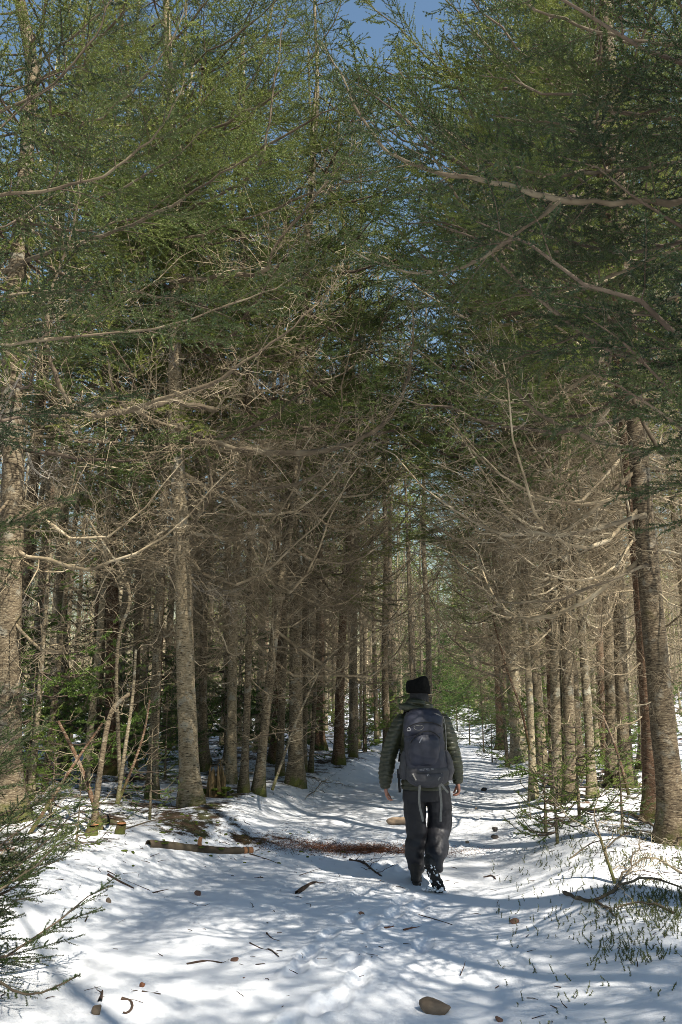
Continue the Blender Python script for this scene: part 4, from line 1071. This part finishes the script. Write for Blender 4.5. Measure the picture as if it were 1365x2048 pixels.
ribbon('zip', [(-.155, -.40, 1.24), (-.13, -.42, 1.285), (-.06, -.415, 1.335), (0, -.412, 1.345), (.06, -.41, 1.325), (.105, -.40, 1.28)], .009, M_black, .004)
ribbon('zip_pull', [(-.055, -.432, 1.29), (-.068, -.437, 1.27), (-.082, -.439, 1.245)], .009, M_light)
ribbon('lid_buckle', [(-.183, -.395, 1.355), (-.165, -.408, 1.38), (-.150, -.41, 1.345), (-.183, -.40, 1.345)], .006, M_light)
ribbon('lid_buckle', [(.035, -.34, 1.508), (.055, -.345, 1.49), (.10, -.35, 1.485), (.13, -.33, 1.46), (.15, -.31, 1.41)], .010, M_strap)
em = [(.055*math.cos(a)*.75, .055*math.sin(a)*.45) for a in np.linspace(2.6, 6.6, 9)]
ribbon('embroidered_emblem', [(-.085+x, -.424-.001*k, 1.375+z) for k, (x, z) in enumerate(em)], .0035, M_strap, .003)
ribbon('embroidered_emblem', [(-.115, -.424, 1.385), (-.095, -.428, 1.392), (-.07, -.43, 1.386), (-.05, -.43, 1.393)], .003, M_strap, .003)
def text(name, body_, size, loc, rot, m, par):
    cu = bpy.data.curves.new(name, 'FONT'); cu.body = body_; cu.size = size; cu.extrude = .0006; cu.align_x = 'CENTER'
    o = bpy.data.objects.new('tmp', cu); COL.objects.link(o)
    me = bpy.data.meshes.new_from_object(o.evaluated_get(bpy.context.evaluated_depsgraph_get())); bpy.data.objects.remove(o)
    me.materials.clear(); me.materials.append(m); me.name = name
    return obj(name, me, par, loc, rot)
text('printed_lettering', 'KESTREL 38', .024, (-.02, -.408, 1.012), (R(90), R(-4), 0), M_light, pack)
for k, x in enumerate((-.018, -.004)):
    ribbon('printed_mark', [(x, -.414, .985), (x+.004, -.415, .965)], .004, M_light, .003)

# ------------------------------------------------------------------ young firs thick along the trail further on
r = np.random.default_rng(33)
for i in range(16):
    y = 21+i*1.7+r.uniform(-.5, .5); x = float(right_edge(y))+r.uniform(.1, 1.0)
    young_fir(x, y, 2+i % 2, r.uniform(.5, 1.1), r.uniform(0, 6), 'bushy young fir in the thicket at the trail edge far beyond the hiker', 'bushy young firs in the thicket at the trail edge')
for i in range(9):
    y = 24+i*2.6+r.uniform(-.5, .5); x = float(left_edge(y))-r.uniform(.1, .9)
    young_fir(x, y, 2+i % 2, r.uniform(.4, .7), r.uniform(0, 6), 'green young fir hugging the opposite edge of the distant trail', 'green young firs hugging the far trail edge')

for i in range(20):
    y = 44+i*1.9+r.uniform(-.5, .5); sd_ = i % 2
    x = float(right_edge(y))+r.uniform(.2, 1.4) if sd_ else float(left_edge(y))-r.uniform(.2, 1.4)
    young_fir(x, y, 2+i % 2, r.uniform(1.6, 3.0), r.uniform(0, 6), 'tall young fir closing in on the bend where the trail vanishes', 'tall young firs closing in on the bend of the trail')

# ------------------------------------------------------------------ things lying on the ground
M_stone = simple('brown_stone', (.15, .11, .075), .75, .35, 9, .45, .01)
M_stone_tan = simple('tan_stone', (.30, .22, .15), .8, .3, 7, .25, .01)
M_stone_dark = simple('dark_stone', (.07, .058, .05), .7, .35, 12, .4, .01)
M_stone_red = simple('reddish_stone', (.16, .088, .06), .75, .3, 14, .35, .008)
M_cut = simple('fresh_cut_wood', (.40, .19, .09), .8, .2, 30, .3, .004)
M_rot = simple('shattered_yellow_wood', (.21, .145, .07), .85, .2, 26, .4, .01)
M_moss = simple('moss', (.085, .11, .02), .95, .1, 40, .4, .008)
M_stick = simple('wet_bark_stick', (.06, .036, .024), .75, .3, 25, .45, .003)
M_leaf = simple('dead_leaf', (.20, .085, .045), .8, .2, 20, .35)
def stone(px, py, w, m, label, flat=.55, seed=0, sink=.3):
    p = hit(px, py); a = w/2/FPX*math.hypot(p[1], 1.5)
    mb = MB(); r_ = np.random.default_rng(seed)
    ellip(mb, (0, 0, 0), 1, 1, 1, 18, 12)
    me = mb.mesh('stone', [m]); n = len(me.vertices); co = np.zeros(n*3, np.float32); me.vertices.foreach_get('co', co); co = co.reshape(-1, 3)
    pl = r_.normal(0, 1, (9, 3)); pl /= np.linalg.norm(pl, axis=1, keepdims=True); d = r_.uniform(.42, .8, 9)
    for k in range(9):
        q = co @ pl[k]; o = np.maximum(q-d[k], 0); co = co-o[:, None]*pl[k]*.85
    co *= np.array([a, a*r_.uniform(.6, .9), a*flat]); me.vertices.foreach_set('co', co.ravel()); me.update()
    return tag(obj('stone', me, None, (p[0], p[1], p[2]+a*flat*(1-2*sink)), (r_.uniform(-.2, .2), r_.uniform(-.2, .2), r_.uniform(-.5, .5))), label, 'stone')
stone(868, 2022, 74, M_stone, 'largest brown stone lying half sunk in snow at the very front', .5, 1, .36)
stone(800, 1648, 56, M_stone_tan, 'flat tan boulder in sunlit snow beside the hiker\'s knee', .4, 2)
stone(991, 1664, 15, M_stone_dark, 'upper of the two small dark stones on the trail', .8, 3, .15)
stone(990, 1679, 15, M_stone_dark, 'lower of the two small dark stones on the trail', .8, 4, .15)
stone(968, 1582, 15, M_stone_dark, 'lone dark stone on the trail beyond the hiker\'s hand', .6, 5)
stone(1029, 1847, 19, M_stone_red, 'reddish stone in the rut between hiker and right bank', .6, 6, .15)
stone(723, 1831, 13, M_stone_red, 'small reddish stone in the middle of the trail before the hiker', .6, 7, .15)
stone(395, 1791, 20, M_stone_red, 'brown pebble below the sticks on the left slope', .6, 8, .15)
stone(470, 1923, 17, M_stone_red, 'flat brown pebble right of the long thin stick', .5, 9, .15)
stone(488, 1960, 7, M_stone_red, 'tiny reddish pebble low in the snowy foreground', .7, 10, .1)
stone(1000, 2044, 24, M_stone_red, 'reddish stone cut off by the lower border', .5, 11)
stone(935, 1687, 9, M_stone_tan, 'tiny pale pebble on the trail right of the trouser legs', .7, 12, .1)
stone(218, 1809, 12, M_stone, 'upright brown bark chip stone on the left snow', 1.2, 13, .1)
stone(150, 1841, 10, M_stone_red, 'small brown pebble next to the corner fir\'s twig tips', .7, 14, .1)
stone(953, 1619, 8, M_stone_tan, 'small buff pebble on the sunlit trail past the hiker', .6, 15, .1)
stone(195, 2030, 22, M_stone, 'lumpy brown stone at the lower border near the curled twig', 1.0, 16, .2)
stone(285, 1976, 12, M_leaf, 'curled reddish bark scrap in the lower left snow', .9, 17, .1)

def ground_path(pxs, lift):
    out = []
    for q in pxs:
        p = hit(q[0], q[1]); out.append([p[0], p[1], p[2]+lift+(q[2] if len(q) > 2 else 0)])
    return np.array(out)
def rounded(q, n=1):
    for _ in range(n): q = np.concatenate([q[:1], np.stack([.75*q[:-1]+.25*q[1:], .25*q[:-1]+.75*q[1:]], 1).reshape(-1, 3), q[-1:]])
    return q
def stick(pxs, rad, label, name='stick', m=M_stick, twigs=0, seed=0, cat='stick'):
    P = ground_path(pxs, rad*.8); b = P[0].copy(); Q = rounded(P-b, 1)
    mb = MB(); t = np.linspace(0, 1, len(Q)); r_ = np.random.default_rng(seed)
    tubes(mb, Q[None], (rad*(1-.6*t)*(1+.15*r_.normal(0, 1, len(Q))))[None], 7, 0)
    L = float(np.linalg.norm(np.diff(Q, axis=0), axis=1).sum())
    if twigs:
        A, la = children(r_, Q[None], np.array([L]), twigs/L, .1, .95, lambda s, l: .25*l*np.ones_like(s), .8, 5, .3, .5, .1)
        A[..., 2] = np.maximum(A[..., 2], -.01)
        tubes(mb, A, (rad*.35*(1-.7*np.linspace(0, 1, 5))[None]).repeat(len(A), 0), 4, 0)
    return tag(obj(name, mb.mesh(name, [m]), None, tuple(b)), label, cat)
stick([(374, 1931), (400, 1925), (420, 1924), (444, 1928)], .008, 'long thin brown stick in the open snow left of centre', twigs=3)
stick([(500, 1889), (528, 1903), (540, 1900), (558, 1915)], .008, 'forked dark stick above the long thin brown one', twigs=3, seed=2)
stick([(534, 1868), (545, 1880), (560, 1884)], .006, 'short dark stick nearest to the forked one', twigs=2, seed=3)
stick([(594, 1790), (610, 1779), (622, 1770), (632, 1768)], .020, 'knobbly dark bark chunk lying on the trail left of the hiker', twigs=2, seed=4)
stick([(216, 1752), (235, 1764), (268, 1780)], .014, 'thick grey stick lying below the mossy log', seed=5)
stick([(215, 1744), (250, 1762), (300, 1782)], .006, 'thin long twig beside the thick grey stick', seed=6, twigs=4)
stick([(306, 1787), (325, 1782), (348, 1779)], .006, 'straight thin twig above the brown pebble', seed=7, twigs=2)
stick([(328, 1796), (349, 1794)], .005, 'tiny straight twig just under the thin one', seed=8)
stick([(378, 1806), (404, 1816), (428, 1805)], .005, 'slightly bent twig right of the brown pebble', seed=9, twigs=2)
stick([(243, 2000), (262, 2005), (266, 2018), (255, 2030), (246, 2028)], .010, 'curled dark twig shaped like a hook at the bottom', seed=10)
stick([(258, 1993), (264, 1980)], .005, 'short straight twig just above the hook shaped one', seed=11)
stick([(284, 1985), (300, 1988), (322, 1990)], .006, 'reddish brown twig beside the curled bark scrap', seed=12, twigs=3)
stick([(700, 1722), (728, 1726), (745, 1742), (764, 1755)], .013, 'dead brown fir twig lying across the trail by the hiker\'s feet', twigs=9, seed=13)
stick([(760, 1762), (785, 1772), (790, 1778)], .005, 'hair thin twig just left of the planted boot', seed=14, twigs=2)
stick([(838, 1831), (870, 1840), (905, 1851)], .006, 'dark thin twig below the hiker in the shaded snow', seed=15, twigs=2)
stick([(808, 1862), (825, 1858), (840, 1857)], .008, 'reddish leafy twig scrap in the centre foreground', seed=16, twigs=5, m=M_leaf)
stick([(770, 1858), (790, 1855)], .008, 'small rusty needle scrap left of the leafy twig', seed=17, twigs=5, m=M_leaf)
stick([(968, 1757), (985, 1752), (992, 1760)], .010, 'dark crumbled twig bits on the trail right of the boots', seed=18, twigs=6)
stick([(200, 2005), (203, 1996), (205, 1985)], .012, 'broken bark piece poking up by the lumpy stone', seed=19, twigs=3)
stick([(170, 1846), (176, 1833)], .006, 'short twig stuck upright in the left snow', seed=20, twigs=1)
stick([(500, 1709), (530, 1718), (556, 1728)], .007, 'thin twig reaching out from the cut end of the log', seed=21, twigs=2)
stick([(600, 1752), (640, 1738)], .006, 'thin twig on the trail between log and hiker', seed=22, twigs=3)

def log():
    P = ground_path([(296, 1694), (330, 1695), (392, 1703), (450, 1707), (504, 1706)], .022); b = P[0].copy(); Q = rounded(P-b, 2)
    t = thing('fallen_log', 'thin mossy fallen log with an orange sawn end lying on the left bank', 'log', tuple(b))
    mb = MB(); k = np.linspace(0, 1, len(Q)); r_ = np.random.default_rng(4)
    tubes(mb, Q[None], (.043*(1-.18*k)*(1+.06*r_.normal(0, 1, len(Q))))[None], 12, 0)
    obj('stem', mb.mesh('stem', [M_limb]), t)
    T_ = Q[-1]-Q[-4]; T_ /= np.linalg.norm(T_)
    mb = MB(); tubes(mb, np.array([Q[-1]-T_*.10, Q[-1]-T_*.02, Q[-1]+T_*.004, Q[-1]+T_*.006])[None], np.array([[.038, .037, .036, .001]]), 12, 0); obj('cut_end', mb.mesh('cut_end', [M_cut], False), t)
    c = Q[len(Q)//2]
    mb = MB(); tubes(mb, np.array([c, c+[0, -.01, .08], c+[.012, -.01, .115], c+[.012, -.01, .117]])[None], np.array([[.024, .021, .019, .001]]), 8, 0); obj('stub', mb.mesh('stub', [M_cut], False), t)
    mb = MB()
    for i in range(12):
        q = Q[int(r_.integers(1, len(Q)-6))]; ellip(mb, q+[r_.normal(0, .02), r_.normal(-.01, .02), .026], *(r_.uniform(.015, .035)*np.array([1.5, .8, .35])), 8, 6)
    obj('moss', mb.mesh('moss', [M_moss]), t)
log()
def stump(px, py, w, h, label, seed):
    p = hit(px, py); a = w/2/FPX*p[1]
    t = thing('cut_stump', label, 'stump', tuple(p))
    mb = MB(); tubes(mb, np.array([[0, 0, -.1], [0, 0, h*.3], [.01, 0, h*.7], [.015, -.012, h]])[None], np.array([[a*1.35, a*1.1, a, a]]), 12); obj('trunk', mb.mesh('trunk', [M_bark_red]), t)
    mb = MB(); tubes(mb, np.array([[.015, -.012, h-.002], [.015, -.012, h+.004], [.015, -.012, h+.005]])[None], np.array([[a*.98, a*.96, .001]]), 12); o = obj('sawn_face', mb.mesh('sawn_face', [M_cut], False), t)
    o.rotation_euler = (0, 0, 0)
stump(183, 1672, 22, .11, 'low orange topped stump beside the little green fir sprays', 1)
stump(240, 1668, 18, .10, 'small dark stump right of the orange topped one', 2)

def snag():
    p = at(434, 1580, float(hit(434, 1592)[1])); p[2] = gz(p[0], p[1])
    t = thing('shattered_stump', 'shattered yellowish rotten stump with jagged splinters on the left mound', 'stump', tuple(p))
    mb = MB(); r_ = np.random.default_rng(8)
    for i in range(34):
        a = r_.uniform(0, 6.28); q = r_.uniform(.03, .17); h = r_.uniform(.08, .95)**2*.6*(1-.5*q/.17)+.08
        b0 = np.array([q*math.cos(a), q*math.sin(a), -.08]); tp = b0*[.8, .8, 0]+[r_.normal(0, .02), r_.normal(0, .02), h]
        tubes(mb, np.array([b0, (b0+tp)/2+r_.normal(0, .008, 3), tp])[None], np.array([[.038, .026, .004]]), 5)
    obj('splinters', mb.mesh('splinters', [M_rot], False), t)
    mb = MB(); r_ = np.random.default_rng(9)
    for i in range(40): ellip(mb, (r_.normal(0, .14), r_.normal(0, .14), r_.uniform(-.02, .12)), *(r_.uniform(.02, .06)*np.array([1, 1, .5])), 8, 6)
    obj('moss', mb.mesh('moss', [M_moss]), t)
snag()

def pole(pxd, rad, label, m=M_bark, twigs=8, seed=0, name='leaning_pole', cat='dead pole'):
    P = np.array([at(*q) for q in pxd]); 
    if P[0][2] < gz(P[0][0], P[0][1])+.25: P[0][2] = gz(P[0][0], P[0][1])-.04
    b = P[0].copy(); Q = rounded(P-b, 2); mb = MB(); k = np.linspace(0, 1, len(Q))
    tubes(mb, Q[None], (rad*(1-.45*k))[None], 8, 0)
    t = thing(name, label, cat, tuple(b)); obj('stem', mb.mesh('stem', [m]), t)
    if twigs:
        L = float(np.linalg.norm(np.diff(Q, axis=0), axis=1).sum()); r_ = np.random.default_rng(seed)
        A, la = children(r_, Q[None], np.array([L]), twigs/L*1.6, .15, .98, lambda s, l: .42*np.ones_like(s), 1.1, 6, .35, 1.2, .05)
        C, lc = children(r_, A, la, 12, .2, .95, lambda s, l: l*.45, .9, 4, .35, .8, 0)
        mb = MB(); tubes(mb, A, (.0045*(1-.7*np.linspace(0, 1, 6)))[None].repeat(len(A), 0), 3); tubes(mb, C, np.full(C.shape[:2], .0018), 3)
        obj('twigs', mb.mesh('twigs', [M_dead]), t)
    return t
pole([(209, 1624, 9.3), (165, 1535, 9.5), (117, 1443, 9.8)], .030, 'dark dead pole leaning back to form one stroke of the crossed poles', M_bark_red, 6, 1)
pole([(56, 1640, 8.8), (110, 1590, 9.1), (140, 1540, 9.4), (205, 1447, 9.9)], .022, 'reddish dead pole leaning across the other crossed pole', M_bark_red, 5, 2)
pole([(187, 1625, 9.0), (203, 1520, 9.1), (220, 1421, 9.2), (248, 1395, 9.3), (271, 1384, 9.4)], .034, 'dark bent stem that kinks to one side at chest height', M_bark, 6, 3)
pole([(235, 1608, 9.1), (250, 1500, 9.2), (267, 1392, 9.3), (272, 1300, 9.4)], .024, 'straight dark stem right of the kinked one', M_bark, 6, 4)
pole([(236, 1606, 9.2), (262, 1545, 9.4), (289, 1469, 9.6), (300, 1400, 9.7)], .018, 'slim reddish stem springing from the same foot as the straight dark one', M_bark_red, 4, 5)
pole([(240, 1560, 10.3), (236, 1450, 10.2), (232, 1350, 10.1), (238, 1262, 10.0), (264, 1205, 9.9), (251, 1150, 9.9), (228, 1118, 9.9), (205, 1085, 9.8), (172, 1030, 9.8)], .024, 'crooked pale limb arching over and catching the sun', M_bark, 12, 6)
pole([(90, 1560, 12), (110, 1400, 12.2), (135, 1150, 12.4), (160, 980, 12.6)], .05, 'tilted thin trunk behind the mottled one', M_bark, 16, 7)
pole([(545, 1580, 11.5), (600, 1420, 12), (665, 1290, 12.6), (800, 1240, 13)], .02, 'long dead pole propped diagonally left of the hiker', M_bark, 12, 8)
pole([(1190, 1640, 7.2), (1212, 1710, 7.0), (1236, 1785, 6.6)][::-1], .014, 'bare mossy sapling stem slanting up from the brushwood', M_bark, 5, 9)
pole([(1060, 1500, 12.5), (1045, 1420, 12.6), (1010, 1330, 12.8), (985, 1230, 13)], .02, 'thin reddish dead pole leaning among the trail edge trunks', M_bark_red, 8, 10)
pole([(1258, 1590, 9.5), (1235, 1500, 9.6), (1205, 1430, 9.8)], .018, 'thin dead pole slanting in front of the golden lit trunk', M_bark_red, 6, 11)

# fallen brushwood on the right bank
def brush(pxs, rad, label, tw, seed, m=None):
    P = ground_path(pxs, rad); b = P[0].copy(); mb = MB()
    bough_geo(mb, np.random.default_rng(seed), 1, False, 0, None, rad, list(P-b), .2, tw)
    for v in mb.v: v[:, 2] = np.maximum(v[:, 2], v[:, 2]*.25-.02)
    return tag(obj('fallen_branch', mb.mesh('fallen_branch', [M_dead, M_dead, M_limb]), None, tuple(b)), label, 'branch')
brush([(1130, 1790), (1165, 1806), (1200, 1812, .02), (1245, 1790, .06), (1300, 1775, .06), (1365, 1790, .03), (1420, 1795)], .017, 'long broken branch lying over the right bank with its snapped tip to the trail', .35, 51)
brush([(1195, 1808), (1215, 1820), (1232, 1838)], .012, 'short forked branch under the long broken one', .5, 52)
brush([(1225, 1790), (1262, 1745, .05), (1290, 1715, .12)], .010, 'twiggy branch rising behind the long broken one', .45, 53)
brush([(1365, 1750), (1310, 1740, .1), (1260, 1760, .08), (1230, 1795)], .010, 'grey brushwood branch reaching in from the right border', .45, 54)
brush([(1350, 1830), (1290, 1815, .03), (1240, 1822, .03), (1190, 1850)], .010, 'lowest brushwood branch on the right bank', .45, 55)
brush([(1262, 1652, .1), (1300, 1672, .08), (1340, 1690, .05), (1400, 1705, .05)], .03, 'reddish fallen limb at the foot of the massive leaning trunk', .2, 56)
brush([(1210, 1700), (1250, 1690, .1), (1300, 1700, .15), (1350, 1720, .1)], .009, 'pale tangled branch before the massive trunk', .5, 57)
brush([(1140, 1720), (1180, 1700, .06), (1230, 1705, .1)], .007, 'thin tangled branch near the saplings on the right bank', .5, 58)
brush([(470, 1575, .2), (540, 1560, .15), (620, 1565), (660, 1575)], .012, 'dead branch sprawled over the twig covered mound', .4, 59)
brush([(420, 1560, .2), (480, 1540, .25), (560, 1545, .1)], .012, 'dead branch hung low across the mound stems', .5, 60)
brush([(610, 1600), (650, 1570, .08), (700, 1575)], .007, 'fine dead spray beside the trail left of the hiker', .4, 61)
brush([(250, 1660), (310, 1650, .05), (370, 1655)], .009, 'dead spray lying in the shade of the scarred fir', .4, 62)

# ------------------------------------------------------------------ litter, clubmoss, moss: nobody could count them
def litter():
    r = np.random.default_rng(5); n = 26000
    y = 3.6+(r.random(n)**1.7)*26; x = r.uniform(-.42, .42, n)*y*1.1
    le, re = left_edge(y), right_edge(y); d = np.maximum(le-x, x-re)
    p = .02+.9*sstep(.0, 1.4, d)*(.25+.75*sstep(.42, .6, fbm(x*1.3, y*1.3, 3, 55)))
    p = np.where((x < le) & (y < 6.2), p*.12, p); p = np.where((x > re) & (y < 6.5), p*.25, p)
    p = np.maximum(p, .9*np.exp(-(((x+.4)/1.4)**2+((y-9.8)/.55)**2)))
    k = r.random(n) < p; x, y = x[k], y[k]; n = len(x); z = H(x, y)
    L = r.uniform(.015, .10, n)*np.where((r.random(n) < .12) & (d[k] > .3), 3.0, 1); a = r.uniform(0, 6.28, n)
    q0 = np.stack([x, y, z+.002], 1); d = np.stack([np.cos(a), np.sin(a), np.abs(r.normal(0, .16, n))], 1)
    mid = q0+d*(L/2)[:, None]+np.stack([r.normal(0, .1, n), r.normal(0, .1, n), 0*x+.03], 1)*L[:, None]; q1 = q0+d*L[:, None]; q1[:, 2] = np.maximum(q1[:, 2], H(q1[:, 0], q1[:, 1])+.003)
    mid[:, 2] = np.maximum(mid[:, 2], H(mid[:, 0], mid[:, 1])+.004)
    mb = MB(); rad = r.uniform(.0012, .0038, n); tubes(mb, np.stack([q0, mid, q1], 1), np.stack([rad, rad, rad*.5], 1), 3)
    tag(obj('fallen_twigs', mb.mesh('fallen_twigs', [M_stick])), 'fine fallen twigs scattered over the snow and forest floor', 'twigs', None, 'stuff')
    # rusty needles spilling off the bank onto the trail
    n = 14000; x = r.normal(.1, .55, n); y = 9.78+r.normal(0, .17, n)+.25*(fbm(x*2.5, x*0, 3, 71)-.45); x = x+r.normal(0, .1, n)
    z = H(x, y)+.003; c = np.stack([x, y, z], 1); a = r.uniform(0, 6.28, n); L = r.uniform(.012, .035, n)
    d = np.stack([np.cos(a), np.sin(a), r.uniform(0, .6, n)], 1)*L[:, None]; w = np.stack([-np.sin(a), np.cos(a), 0*a], 1)*.003
    mb = MB(); mb.add(np.stack([c-w, c+w, c+d], 1).reshape(-1, 3), f3=np.arange(n*3).reshape(-1, 3))
    tag(obj('rusty_needle_litter', mb.mesh('rusty_needle_litter', [M_leaf])), 'rust coloured dead needles spilling from the bank onto the trail', 'needle litter', None, 'stuff')
litter()
M_club = simple('clubmoss', (.11, .125, .04), .7, .3, 8, .45)
def clubmoss():
    r = np.random.default_rng(6); n = 30000
    y = r.uniform(3.7, 9.5, n); x = right_edge(y)+r.uniform(-.5, 3.0, n)
    d = x-right_edge(y)
    p = sstep(-.25, 1.3, d)*(sstep(.36, .53, fbm(x*3.1, y*3.1, 4, 81)))*np.where(y < 6.6, 1, .35)+.02*(d > -.4)
    k = r.random(n) < p; x, y = x[k], y[k]; n = len(x); z = H(x, y)
    h = r.uniform(.018, .06, n); q0 = np.stack([x, y, z-.005], 1); q2 = q0+np.stack([r.normal(0, .45, n)*h, r.normal(0, .45, n)*h, h], 1)
    Q = np.stack([q0, (q0+q2)/2+r.normal(0, .003, (n, 3)), q2], 1)
    mb = MB(); tubes(mb, Q, np.tile([.0022, .002, .0008], (n, 1)), 3)
    needles(mb, r, Q, h+.01, 800, .011, .003, 0)
    tag(obj('clubmoss', mb.mesh('clubmoss', [M_club])), 'little green clubmoss shoots poking through snow on the right bank', 'clubmoss', None, 'stuff')
    # moss cushions and small herbs through the wood floor
    n = 5200; y = 6.5+(r.random(n)**1.5)*18; x = r.uniform(-.45, .45, n)*y
    d = np.maximum(left_edge(y)-x, x-right_edge(y)); p = sstep(.3, 1.6, d)*sstep(.50, .60, fbm(x*1.1, y*1.1, 3, 91))
    p = np.maximum(p, .8*np.exp(-(((x+1.3)/.9)**2+((y-9.6)/.6)**2)))
    k = r.random(n) < p; x, y = x[k], y[k]; mb = MB(); z = H(x, y)
    for i in range(len(x)):
        s_ = r.uniform(.006, .024); ellip(mb, (x[i], y[i], z[i]), s_*r.uniform(.9, 2.2), s_*r.uniform(.7, 1.3), s_*.6, 6, 5, Euler((0, 0, r.uniform(0, 3))).to_matrix())
    tag(obj('moss_cushions', mb.mesh('moss_cushions', [M_moss])), 'dark green moss cushions between the snow patches under the trees', 'moss', None, 'stuff')
clubmoss()
